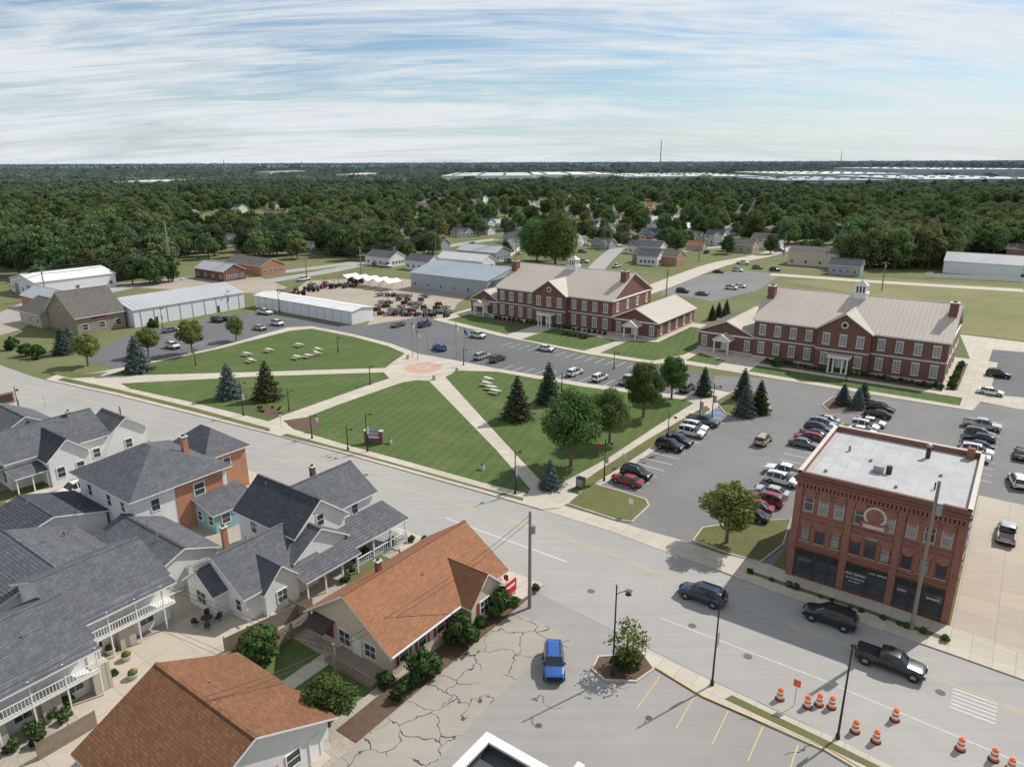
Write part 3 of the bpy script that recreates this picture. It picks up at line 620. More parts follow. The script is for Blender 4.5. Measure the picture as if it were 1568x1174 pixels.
for z in (.6,3.3):
    for i in range(7): B.win(b1,'E',2.5+i*4.1,z+.3,1.3,1.2,mx=2); B.door(b1,'E',4.4+i*4.1,.9,2.0,'white_trim' if z>1 else 'gray_siding',z-.5+.02)
    B.win(b2,'E',2,z+.3,1.3,1.2,mx=2); B.win(b2,'E',7,z+.3,1.3,1.2,mx=2); B.door(b2,'E',4.6,.9,2.0,'white_trim',z-.5+.02)
for x,y in ((6,6),(7,14),(6,22),(10.5,18),(11,25),(2,32),(6,34),(5.5,36),(10,10)): B.vent(x,y,6.0,.9)
b3=B.block((-13,26,-1.2,38.5),3.4,5.4,'x','white_siding','gray_shingles',.5)
b4=B.block((-8,38.8,5.0,46.5),3.0,4.6,'x','white_siding','gray_shingles',.4)
b5=B.block((-26,20,-12.5,31),3.4,5.3,'x','gray_siding','dark_shingles',.5)
b6=B.block((-24,6,-8,19.5),3.6,5.6,'y','white_siding','gray_shingles',.5)
b7=B.block((-8,6,3.3,24),4.4,6.4,'x','white_siding','gray_shingles',.5)
b8=B.block((-23,31.5,-14,43.2),3.2,4.9,'x','white_siding','dark_shingles',.4)
B.wins(b6,'E',3,1.2,1,1.2); B.wins(b5,'E',3,1.2,1,1.2); B.wins(b4,'E',2,1.0,1,1.2); B.wins(b4,'N',3,1.2,1,1.2)
for x,y in ((-4,30),(-8,34),(-3,43),(1,42),(-18,25),(-15,14),(-20,37)): B.vent(x,y,4.6,.9)
B.P('roof_ac_unit').box(-6,27.5,4.0,-4.8,28.6,5.0,'galvanized_metal')
B.done()
B=Bld('hip_roof_house',-96.4,35.6); r=B.block((0,0,14.2,12.4),6.4,10.0,'h','white_siding','gray_shingles',.7)
b=B.block((1,12.4,9.6,18.5),6.2,9.3,'h','orange_brick','gray_shingles',.6)
B.P('walls').box(14.2,5.2,0,14.26,11.8,6.35,'orange_brick')
B.win(r,'S',3,4,1,1.5); B.win(r,'S',8,4,1.0,1.5); B.win(r,'S',11.5,4.2,.9,1.3); B.win(r,'S',4,1.2,1,1.4)
B.win(r,'E',2.6,4.1,1.0,1.5); B.win(r,'E',2.6,1,1.0,1.5)
f=B.side(r,'E'); B.P('windows').obox(f,7.6,9.2,.06,.10,3.9,5.7,'white_trim'); B.P('windows').obox(f,7.75,9.05,.1,.12,4.05,5.55,'window_glass'); B.P('windows').obox(f,7.75,9.05,.12,.14,4.75,4.82,'white_trim')
B.win(b,'E',3,4,1,1.5); B.chimney(9.5,9.8,8,10.4,.7,.7,'orange_brick')
c=B.block((14.3,7.5,18.6,13.5),2.6,3.8,'sE','teal_siding','gray_shingles',.4); B.wins(c,'E',2,1,1.1,1.3); B.wins(c,'S',2,1,1.0,1.2,.9); B.vent(5,4,8.3); B.done()
B=Bld('white_gable_house',-71.4,34.4)
b1=B.block((0,8.1,10.8,15.1),5.7,8.6,'x','white_siding','dark_shingles',.45)
b2=B.block((1.4,12,9.9,20.6),5.9,8.6,'y','white_siding','gray_shingles',.45)
B.win(b1,'E',3.5,5.4,.9,1.4); B.win(b1,'E',2.4,2.6,.9,1.2); B.win(b2,'E',5.5,4.1,.9,1.4); B.win(b1,'S',3,3.6,.9,1.4); B.win(b1,'S',7.5,3.9,.9,1.2)
B.P('roof').thickq([(9.9,13.2,4.1),(14.6,13.2,3.0),(14.6,22,3.0),(9.9,22,4.1)],.18,'gray_shingles','white_trim')
for y in (13.5,16.2,19,21.6): B.P('porch').box(14.1,y,.2,14.28,y+.18,2.9,'white_trim')
B.pbox('porch',9.9,13.2,0,14.3,22,.3,'gray_siding'); 
for y in np.arange(13.6,21.6,.35): B.pbox('porch',14.15,y,.4,14.2,y+.05,1.1,'white_trim')
B.pbox('porch',14.12,13.5,1.1,14.24,21.7,1.18,'white_trim')
B.win(b2,'E',2.5,1.0,1,1.5); B.door(b2,'E',5.5,.9,2,'door_wood',.32)
b3=B.block((3.4,0,12.9,9.1),3.2,6.0,'y','white_siding','gray_shingles',.45)
b4=B.block((8.2,1.8,13.6,5.9),3.0,5.0,'x','white_siding','gray_shingles',.4)
b5=B.block((4.6,-1.4,9.6,3),2.9,4.7,'y','white_siding','gray_shingles',.4)
b6=B.block((9.0,6.5,12.5,13.6),3.9,6.2,'x','white_siding','gray_shingles',.4)
B.P('roof').thickq([(12.9,5.5,3.5),(15.6,5.5,2.8),(15.6,13.2,2.8),(12.9,13.2,3.5)],.18,'gray_shingles','white_trim')
for y in (5.8,8.2,10.6,12.8): B.pbox('porch',15.1,y,.05,15.25,y+.15,2.7,'white_trim')
B.win(b3,'E',8.1,1,.9,1.3); B.win(b4,'E',2,.9,1.1,1.3,mx=2); B.win(b5,'S',2.5,.9,1.6,1.4,mx=2); B.win(b3,'S',8.2,1,.9,1.3); B.door(b3,'S',.7,.8,2,'white_trim')
B.chimney(3.2,4.2,2,6.0,.55,.55,'orange_brick'); B.chimney(4.4,16,8,9.4,.6,.5); B.vent(6,5,5,.5); B.vent(10,4,4.5,.5); B.vent(2,11,8,.6)
B.done()
B=Bld('white_clapboard_house',-124,33); r=B.block((0,0,11,14),4.4,7.3,'y','white_siding','gray_shingles',.45)
g=B.block((2,4,14.5,9.5),4.2,6.6,'x','white_siding','dark_shingles',.4); q=B.block((-12,2,0,12),4.3,7.0,'x','white_siding','gray_shingles',.4); k=B.block((4,14,11,20),4.0,6.2,'x','white_siding','gray_shingles',.4)
B.wins(r,'S',3,1,1,1.5); B.wins(g,'E',2,1.2,1,1.5,1.4); B.win(r,'E',12,1.2,1,1.4); B.wins(q,'S',3,1,1,1.4); B.win(k,'E',3,1.2,1,1.4)
B.P('roof').thickq([(11,-.4,3.5),(14.2,-.4,2.8),(14.2,4,2.8),(11,4,3.5)],.15,'gray_shingles','white_trim')
for y in (-.2,1.8,3.7): B.pbox('porch',13.8,y,0,13.95,y+.15,2.7,'white_trim')
B.pbox('porch',-6,-2.6,0,10,0,.3,'weathered_wood'); B.P('porch').thickq([(-6,-2.8,2.8),(10,-2.8,2.8),(10,0,3.5),(-6,0,3.5)],.15,'gray_shingles','white_trim')
for x in np.arange(-5.8,10,2.6): B.pbox('porch',x,-2.6,.3,x+.14,-2.46,2.7,'white_trim')
B.chimney(6,11,6,7.9,.6,.6,'tan_stone'); B.done()
# --- industrial
def simple(name,x0,y0,x1,y1,ev,rg,ax,wall,roof,ribs=0,wn=0,z=1.2,side='white_trim',doors=0):
    B=Bld(name,x0,y0); r=B.block((0,0,x1-x0,y1-y0),ev,rg,ax,wall,roof,.3,ribs=ribs,side=side)
    if wn:
        for k in 'SE': B.wins(r,k,wn,z,1.2,1.2,2)
    for i in range(doors):
        f=B.side(r,'S'); a=(i+.5)*(x1-x0)/doors; B.P('overhead_door').obox(f,a-1.7,a+1.7,0,.06,.1,3.6,'blind_glass')
    return B,r
B,r=simple('white_warehouse',-226,98,-205,134,5.0,7.2,'y','white_metal_wall','metal_roof_gray',1.5); f=B.side(r,'E')
for a in (6,26): B.P('door').obox(f,a,a+1,0,.05,.05,2.1,'dark_trim')
for a in np.arange(2,36,4.0): B.P('downspouts').obox(f,a,a+.12,0,.1,0,4.9,'gray_metal_wall')
B.done()
B,r=simple('white_long_shed',-203,136.5,-156.5,144.8,3.8,4.5,'x','white_metal_wall','membrane_roof',0,0); f=B.side(r,'S')
for a in np.arange(2,46,3.6): B.P('wall_ribs').obox(f,a,a+.1,0,.06,0,3.7,'gray_metal_wall')
B.done()
B=Bld('tan_stone_office',-226,84); r=B.block((0,0,18,13),5,11,'y','tan_stone','taupe_shingles',.6); B.wins(r,'E',3,1.2,1.5,1.6,2); B.win(r,'S',9,6,1.5,1.6); B.P('sign').obox(B.side(r,'E'),4,8,.02,.12,3.9,4.5,'red_trim')
a=B.block((-14,-2,0,10),4,7,'x','tan_siding','taupe_shingles',.6); B.wins(a,'S',3,1.2,1.4,1.4,2); B.done()
B,r=simple('white_metal_shop',-304,103,-283,131,5,7,'y','white_metal_wall','membrane_roof',0,3,doors=2); B.done()
B,r=simple('gray_industrial_building',-186,192,-150,220,6,9,'x','gray_metal_wall','metal_roof_blue',1.5,6,1.5); B.done()
B,r=simple('gray_workshop',-150,195,-136,222,5.5,8,'y','gray_metal_wall','metal_roof_gray',1.5,3); B.done()
B=Bld('carport_row',-216,183)
for i in range(5):
    x=i*5.6; R_=B.P('canopies')
    for sg in (-1,1): R_.thickq([(x+2.5+sg*2.5,0,2.8),(x+2.5+sg*2.5,7,2.8),(x+2.5,7,3.8),(x+2.5,0,3.8)][::-sg],.08,'white_trim')
    for a in (0,5): 
        for b_ in (.2,6.8): R_.cyl((x+a,b_,0),(x+a,b_,2.8),.06,.06,6,'galvanized_metal')
B.done()
for i,(u,v,w,d,wl,rf) in enumerate(((345,415,26,12,'orange_brick','taupe_shingles'),(300,425,20,10,'red_brick','metal_roof_gray'),(560,405,16,10,'white_siding','gray_shingles'),(700,395,24,12,'gray_siding','metal_roof_gray'),(670,408,26,9,'white_metal_wall','membrane_roof'),(1205,405,22,12,'beige_siding','taupe_shingles'),(700,350,14,9,'orange_brick','taupe_shingles'),(770,372,30,10,'gray_siding','gray_shingles'),(968,402,22,10,'orange_brick','taupe_shingles'),(960,388,18,9,'white_siding','gray_shingles'),(1105,385,16,10,'tan_siding','taupe_shingles'),(1275,375,14,10,'white_siding','gray_shingles'),(360,385,12,9,'white_siding','gray_shingles'),(35,470,24,10,'orange_brick','metal_roof_gray'),(190,360,22,12,'tan_siding','taupe_shingles'),(975,405,10,8,'white_siding','gray_shingles'),(1268,420,12,7,'gray_siding','gray_shingles'),(620,412,14,9,'white_siding','gray_shingles'),(735,350,20,10,'white_metal_wall','membrane_roof'),(650,355,26,11,'gray_metal_wall','metal_roof_gray'),(985,345,22,10,'white_siding','membrane_roof'),(1075,357,30,12,'white_metal_wall','membrane_roof'))):
    p,q=GP(u,v); B,r=simple('town_building',p,q,p+w,q+d,4 if i not in (5,11,12) else 5.8,6.5 if i not in (5,11,12) else 8,'x',wl,rf,0,4,1.2); B.done()
B,r=simple('metal_barn',-29,348,-2,362,5,8,'x','white_metal_wall','metal_roof_gray',1.5,0); B.done()
B,r=simple('gray_garage',0,352,14,366,7,9,'y','gray_siding','taupe_shingles',0,2); B.done()
# suburban houses (shared meshes)
subm=[]
for i,(w,d,ev,rg,wl,rf) in enumerate(((12,8,3,5.4,'white_siding','gray_shingles'),(14,9,3,5.6,'beige_siding','taupe_shingles'),(10,9,5.4,8,'white_siding','dark_shingles'),(15,9,3,5.2,'orange_brick','taupe_shingles'),(11,8,3,5.5,'gray_siding','gray_shingles'),(9,7,2.8,4.8,'tan_siding','brown_shingles'),(13,9,3,5.2,'white_siding','metal_roof_gray'))):
    B=Bld('h',0,0); r=B.block((0,0,w,d),ev,rg,'x',wl,rf,.45); B.block((w*.55,-2,w*.9,d/2),ev,rg-.9,'y',wl,rf,.4); B.wins(r,'S',4,1,1.1,1.2); B.wins(r,'E',2,1,1.1,1.2,2); 
    if ev>5: B.wins(r,'S',3,3.7,1,1.2)
    A=MB()
    for m in B.parts.values():
        for f,mi in zip(m.f,m.m): A.poly([m.v[k] for k in f],m.names[mi])
    subm.append(A.mesh('suburban_house_mesh'))
housepts=[]
def addhouse(u,v,k=None,md=19):
    x,y=G(u,v)
    if any((x-a)**2+(y-b)**2<md**2 for a,b in housepts): return
    housepts.append((x,y)); place('suburban_house',R.choice(subm) if k is None else subm[k],(x,y),GA+R.choice((0,math.pi/2,math.pi,0)))
for u,v in ((600,368),(640,372),(690,362),(730,352),(800,362),(905,362),(940,372),(985,372),(1005,358),(1040,368),(1065,350),(1000,335),(1050,335),(975,345),(925,345),(1120,352),(1150,372),(690,380),(735,380),(585,388),(560,372),(380,380),(455,385),(500,382),(1270,362),(940,335),(1100,335),(1090,322),(1150,325),(1030,320),(190,335),(215,340),(300,345),(340,372),(40,345),(70,352),(1310,378),(770,345),(790,335),(1540,390)): addhouse(u,v)
for _ in range(230): addhouse(R.uniform(575,1190),R.uniform(312,384),None,24)
for _ in range(230): addhouse(R.uniform(-50,1620),R.choice((R.uniform(300,372),R.uniform(285,330))),None,30)
# warehouses on the horizon
def farw(u0,u1,v,vb,h,wall,roof):
    a=G(u0,v,h);b=G(u1,v,h); c=G(u0,vb,h); dep=max(60,c[1]-a[1]); M=MB(); L=b[0]-a[0]; M.box(0,0,0,L,dep,h,wall); M.box(-1,-1,h,L+1,dep,h+.8,roof)
    for x in np.arange(20,L-10,40): M.box(x,-.4,0,x+14,-.05,4.5,'gray_metal_wall'); M.box(x,-.3,h*.55,x+24,-.05,h*.75,'metal_roof_blue')
    for x in np.arange(20,L-10,55):
        for y in np.arange(30,dep-10,60): M.box(x,y,h+.8,x+6,y+8,h+3,'galvanized_metal')
    M.obj('distribution_warehouse',(a[0],a[1],0))
ww,wr_='warehouse_wall','warehouse_roof'
FW=[(676,815,270,265,17,'white_metal_wall',wr_),(820,944,268,264,18,'white_metal_wall','membrane_roof'),(956,1180,271,266,15,ww,wr_),(1200,1375,277,271,13,'gray_metal_wall','metal_roof_blue'),(1210,1410,267,263,16,ww,'membrane_roof'),(1405,1650,275,269,14,ww,wr_),(1440,1650,260,256.5,24,ww,'membrane_roof'),(175,225,279,276,12,'white_metal_wall','membrane_roof'),(515,545,268,265.5,16,ww,'membrane_roof'),(390,412,264,262,18,ww,wr_)]
for f_ in FW: farw(*f_)
def blocksw(x,y,ht,keep):
    u,v=proj(x,y); 
    if v>330: return False
    vt=proj(x,y,ht)[1]
    for f_ in FW:
        if f_[0]-6<u<f_[1]+6 and vt<f_[2]+4 and v>f_[3]-1: return rg.random()>keep
    return False

# ------------------------------------------------------------ trees
def rot_quads(C,Nn,S,rng,asp=1.0):
    n=len(C); t=rng.normal(size=(n,3)); a=np.cross(Nn,t); a/=np.linalg.norm(a,axis=1)[:,None]+1e-9; b=np.cross(Nn,a)
    a*=S[:,None]; b*=S[:,None]*asp
    V=np.stack([C-a-b,C+a-b*.6,C+a*.8+b,C-a*.7+b*.9],1).reshape(-1,3)
    return V
def finish_tree(name,tm,leafV,leaf,core):
    me=bpy.data.meshes.new(name); v=list(tm.v); f=list(tm.f); mi=[0]*len(tm.f)
    k=len(v); v+=core[0]; f+=[tuple(k+i for i in q) for q in core[1]]; mi+=[1]*len(core[1])
    k=len(v); v+=[tuple(p) for p in leafV.tolist()]; n=len(leafV)//4; f+=[(k+4*i,k+4*i+1,k+4*i+2,k+4*i+3) for i in range(n)]; mi+=[1]*n
    me.from_pydata(v,[],f); me.materials.append(MAT['bark']); me.materials.append(MAT[leaf]); me.polygons.foreach_set('material_index',mi); me.update(); return me
def icos():
    bm=bmesh.new(); bmesh.ops.create_icosphere(bm,subdivisions=1,radius=1); bm.verts.ensure_lookup_table()
    r=[tuple(v.co) for v in bm.verts],[tuple(v.index for v in f.verts) for f in bm.faces]; bm.free(); return r
ICO=icos()
def decid(name,h,w,n,leaf,ls,seed,nl=11,base=.28,trunk=True,core=.62):
    rng=np.random.default_rng(seed); T=MB(); th=h*base
    T.cyl((0,0,0),(0,0,th),h*.022+.05,h*.016+.03,7,'bark',False); T.cyl((0,0,th),(rng.normal()*.2,rng.normal()*.2,h*.8),h*.016+.03,.03,6,'bark',False)
    lobes=[]
    for i in range(nl):
        a=i*2.4+rng.uniform(-.4,.4); zf=(i+.5)/nl; prof=math.sin(math.pi*min(1,(.18+.78*zf)))**.7
        rad=w/2*prof*rng.uniform(.45,.72); z=th+(h-th)*(.14+.72*zf); lr=w*rng.uniform(.15,.27)*(1.05-.35*zf)
        c=np.array([math.cos(a)*rad,math.sin(a)*rad,z]); lobes.append((c,lr))
        if n>1500: T.cyl((0,0,th*(.8+.5*zf)),tuple(c*np.array([.8,.8,1])),h*.008+.02,.02,5,'bark',False)
    lobes.append((np.array([0,0,th+(h-th)*.5]),w*.27))
    wts=np.array([l[1]**2 for l in lobes]); wts/=wts.sum(); idx=rng.choice(len(lobes),n,p=wts)
    cc=np.array([l[0] for l in lobes])[idx]; rr_=np.array([l[1] for l in lobes])[idx]
    d=rng.normal(size=(n,3)); d/=np.linalg.norm(d,axis=1)[:,None]
    rad=rr_*(1.10-.5*rng.random(n)**2.0+.17*rng.normal(size=n)*.6); C=cc+d*rad[:,None]*np.array([1,1,.85])
    C[:,2]=np.maximum(C[:,2],th*.75)
    nn=d+rng.normal(size=(n,3))*.5; nn/=np.linalg.norm(nn,axis=1)[:,None]
    V=rot_quads(C,nn,ls*rng.uniform(.5,1.25,n),rng,.8)
    cv=[];cf=[]
    for c,r in lobes:
        k=len(cv)
        for p in ICO[0]: s=r*core*rng.uniform(.8,1.15); cv.append((c[0]+p[0]*s,c[1]+p[1]*s,c[2]+p[2]*s*.85))
        cf+=[tuple(k+i for i in q) for q in ICO[1]]
    return finish_tree(name,T,V,leaf,(cv,cf))
def conif(name,h,w,n,leaf,seed,ls=.3):
    rng=np.random.default_rng(seed); T=MB(); T.cyl((0,0,0),(0,0,h*.96),h*.02+.04,.02,6,'bark',False)
    u=1-np.sqrt(rng.random(n)); lv=np.floor(u*15)/15+rng.normal(size=n)*.010; z=h*.04+np.clip(lv,0,1)*h*.95
    R0=w/2*(1-np.clip(lv,0,1))**.85+.08; a=rng.random(n)*2*math.pi; br=1+.2*np.sin(a*5+lv*40)+.14*np.sin(a*11+lv*70)
    q=np.sqrt(rng.uniform(.12,1.15,n)); r=R0*q*br; C=np.stack([np.cos(a)*r,np.sin(a)*r,z-q*R0*.28+.1],1)
    nn=np.stack([np.cos(a)*.5,np.sin(a)*.5,np.ones(n)*.9],1)+rng.normal(size=(n,3))*.45; nn/=np.linalg.norm(nn,axis=1)[:,None]
    V=rot_quads(C,nn,ls*rng.uniform(.5,1.2,n),rng,.6)
    cv=[(0,0,h*.92)];cf=[]
    for i in range(10): t=i*.628; rr2=w*.28*rng.uniform(.8,1.1); cv.append((math.cos(t)*rr2,math.sin(t)*rr2,h*.08))
    cf=[(0,1+i,1+(i+1)%10) for i in range(10)]
    return finish_tree(name,T,V,leaf,(cv,cf))
big=[decid('maple_mesh',10,7.6,9000,'maple_leaves',.16,s,14) for s in (1,2,3)]
yng=[decid('young_maple_mesh',7,5.4,5000,'young_maple_leaves',.135,s,12,.25) for s in (11,12)]
spr=[conif('spruce_mesh',8,4.6,4500,'spruce_needles',s,.2) for s in (21,22)]
bspr=[conif('blue_spruce_mesh',6,4,3800,'blue_spruce_needles',s,.17) for s in (31,)]
brn=[conif('pine_mesh',8,5.4,4500,'brownish_spruce',s,.22) for s in (41,)]
def tree(name,ms,u,v,h,base_h,wf=1):
    x,y=G(u,v); k=h/base_h; place(name,R.choice(ms),(x,y,.1),R.uniform(0,6.28),(k*wf,k*wf,k))
def hpx(u,v,vt):  # metric height from base row and top row
    x,y=G(u,v); lo,hi=0,44
    for _ in range(30):
        m=(lo+hi)/2
        if proj(x,y,m)[1]>vt: lo=m
        else: hi=m
    return lo
for u,v,vt,w in ((874,715,598,1.0),(933,680,594,.95),(985,640,556,1.0),(1028,612,545,1.0)): tree('maple_tree',big,u,v,hpx(u,v,vt),10,w)
for u,v,vt in ((295,542,488),(135,560,508),(228,545,500),(362,522,484),(1112,832,736)): tree('young_maple_tree',yng,u,v,hpx(u,v,vt),7,1.05)
for u,v,vt in ((840,618,552),(1137,612,562),(1162,632,580),(1077,606,560),(1112,480,458),(1100,485,462),(1108,497,470),(1090,490,466)): tree('spruce_tree',spr,u,v,hpx(u,v,vt),8,.95)
for u,v,vt in ((352,610,555),(212,570,512),(98,542,500),(110,535,498),(1140,636,588),(1290,620,586),(1320,618,584),(842,748,702),(1312,626,592)): tree('blue_spruce_tree',bspr,u,v,hpx(u,v,vt),6,1)
tree('pine_tree',brn,792,642,hpx(792,642,573),8,.95); tree('pine_tree',brn,410,612,hpx(410,612,551),8,1.0)
wd=[decid('woodland_tree_mesh',14,12,1900,('woodland_leaves','woodland_leaves','woodland_leaves_yellow','woodland_leaves','woodland_leaves','woodland_leaves')[s],.44,50+s,11,.15,core=.66) for s in range(6)]
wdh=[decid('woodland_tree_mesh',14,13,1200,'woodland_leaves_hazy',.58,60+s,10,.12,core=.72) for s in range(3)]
bigt=decid('large_maple_mesh',22,22,11000,'maple_leaves',.34,77,22,.12)
x,y=G(850,405); place('large_maple_tree',bigt,(x,y,0),0,(1.12,1.0,1.08)); x,y=G(822,400); place('large_maple_tree',bigt,(x,y,0),2,.9)
def scatter(name,ms,pts):
    for k,me in enumerate(ms):
        P=[p for i,p in enumerate(pts) if i%len(ms)==k]
        v=[];f=[]
        for (x,y,s) in P:
            a=R.uniform(0,6.28); c,s_=math.cos(a)*s/2,math.sin(a)*s/2; i=len(v)
            v+=[(x-c+s_,y-s_-c,0),(x+c+s_,y+s_-c,0),(x+c-s_,y+s_+c,0),(x-c-s_,y-s_+c,0)]; f.append((i,i+1,i+2,i+3))
        m=bpy.data.meshes.new(name); m.from_pydata(v,[],f); m.update()
        o=bpy.data.objects.new(name,m); scene.collection.objects.link(o); o.instance_type='FACES'; o.use_instance_faces_scale=True; o.show_instancer_for_render=False
        place('tree_instance',me,(0,0,0),0,1,o)
mid=[]
def grp(u0,u1,v0,v1,n,s0=.7,s1=1.15):
    for _ in range(n): x,y=G(R.uniform(u0,u1),R.uniform(v0,v1)); mid.append((x,y,R.uniform(s0,s1)))
grp(-60,160,398,428,46,.9,1.35); grp(160,260,400,432,18,.8,1.3); grp(240,330,378,398,22); grp(380,600,380,398,44,.8,1.25); grp(390,560,350,380,50,.8,1.2)
grp(-60,240,360,400,100,.9,1.3); grp(60,150,425,440,5,.5,.8); grp(1290,1460,392,412,38,.95,1.4); grp(1150,1290,362,376,22,.8,1.15); grp(1460,1640,380,392,32,.9,1.2)
grp(1060,1200,345,362,22,.7,1.1); grp(600,800,350,362,24,.7,1.1); grp(890,960,352,372,10,.6,.9); grp(600,700,378,390,7,.6,.9); grp(1300,1600,352,380,70,.9,1.3); grp(1225,1262,392,400,4,.6,.8); grp(1460,1568,362,392,24,.9,1.25)
grp(200,250,432,436,4,.6,.9); grp(5,40,392,410,5); grp(1010,1060,372,380,5,.5,.8); grp(620,660,398,402,3,.6,.8)
grp(560,1190,308,350,150,.7,1.15); grp(560,1190,350,392,40,.5,.95)
def nearh(x,y,d): return any((x-a-4)**2+(y-b+3)**2<d*d for a,b in housepts)
wp=[p for p in mid if not nearh(p[0],p[1],10)]; whz=[]
rg=random.Random(5); tries=0
Y0=400
while tries<13500:
    tries+=1
    y=math.sqrt(rg.uniform(Y0**2,1500**2)); x=rg.uniform(-.82,.82)*y
    u,v=proj(x,y)
    if v>372 : continue
    if 600<u<1180 and v>312 and rg.random()<.84: continue
    if 560<u<1250 and v>292 and rg.random()<.3: continue
    if 1180<=u<1300 and v>360: continue
    if math.sin(x*.013+1.3)*math.sin(y*.009+x*.004)>.7: continue
    if math.sin(x*.031+.3)*math.sin(y*.024+2)>.86: continue
    if nearh(x,y,12): continue
    if blocksw(x,y,13,.25): continue
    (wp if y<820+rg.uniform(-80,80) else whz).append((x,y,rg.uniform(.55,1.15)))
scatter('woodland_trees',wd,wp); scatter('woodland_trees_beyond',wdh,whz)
clump=[decid('clump_mesh',13,46,1500,'far_woodland_leaves_haze_tint',1.4,90+s,28,.02,core=.8) for s in range(3)]
fp=[]
for _ in range(10500):
    y=math.sqrt(rg.uniform(1450**2,4800**2)); x=rg.uniform(-.82,.82)*y
    if math.sin(x*.004+2)*math.sin(y*.006+x*.002)>.6: continue
    if blocksw(x,y,13,.2): continue
    fp.append((x,y,rg.uniform(.7,1.1)))
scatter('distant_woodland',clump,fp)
hz=[decid('horizon_clump_mesh',20,120,700,'horizon_leaves_haze_tint',4,120+s,30,.02,core=.9) for s in range(2)]
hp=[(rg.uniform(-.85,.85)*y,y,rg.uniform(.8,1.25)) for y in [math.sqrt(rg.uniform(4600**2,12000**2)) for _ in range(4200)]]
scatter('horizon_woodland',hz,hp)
# shrubs
shr=[decid('shrub_mesh',1.5,1.9,900,'shrub_leaves',.11,140+s,6,.05) for s in range(3)]
def shrub(u,v,s,name='shrub'): x,y=G(u,v); place(name,R.choice(shr),(x,y,.08),R.uniform(0,6),s)
for u,v,s in ((765,940,2.1),(705,985,2.0),(645,1040,1.8),(660,1030,1.4),(612,1070,.9),(590,1050,1.0),(820,905,.6),(735,960,.8),(725,925,.7),(690,948,.8),(670,965,.9),(640,1005,.9),(400,1010,2.3),(385,998,1.6),(622,1055,.8),(102,1085,.9),(52,1125,.9),(175,1035,.5),(100,1105,.7),(955,1025,1.5),(970,1018,1.2),(1190,562,1.6),(545,860,.7),(560,850,.7),(575,905,.6),(530,890,.7),(600,835,.8),(80,1100,.8),(60,1140,.8),(20,1150,.7),(540,875,.5),(560,890,.5),(630,830,.6),(650,828,.5)): shrub(u,v,s)
for i in range(34): p=-46+i*1.08; x,y=PQ(p,165+R.uniform(-.8,.8)); place('foundation_shrub',R.choice(shr),(x,y,.1),R.uniform(0,6),R.uniform(.5,.9))
for i in range(24): p=-127+i*1.6; x,y=PQ(p,167+R.uniform(-.6,.3)); place('foundation_shrub',R.choice(shr),(x,y,.1),R.uniform(0,6),R.uniform(.5,.9))
for i in range(12): x,y=PQ(-8.6,166+i*2); place('foundation_shrub',R.choice(shr),(x,y,.1),R.uniform(0,6),R.uniform(.7,1.1))
for i in range(14): x,y=PQ(-100+i*.6,161+R.uniform(-2,2)); place('flower_shrub',R.choice(shr),(x,y,.1),R.uniform(0,6),R.uniform(.3,.7))
for i in range(10): shrub(395+R.uniform(0,35),628+R.uniform(-3,8),.35,'flower_shrub')
for i in range(13):
    t=i/12+R.uniform(-.03,.03); shrub(1155+t*285,881+t*99,R.uniform(.3,.55),'verge_shrub')
tree('small_tree',big,505,1112,4.6,10,1.35); tree('small_tree',big,395,1012,3.4,10,1.4)
sp_=decid('sparse_tree_mesh',5,4.6,650,'young_maple_leaves',.13,200,9,.25,core=.01); x,y=G(958,1022); place('ornamental_tree',sp_,(x,y,.15),0,1)
for u,v in ((235,505),(40,545),(60,548),(20,535)): shrub(u,v,2.2)

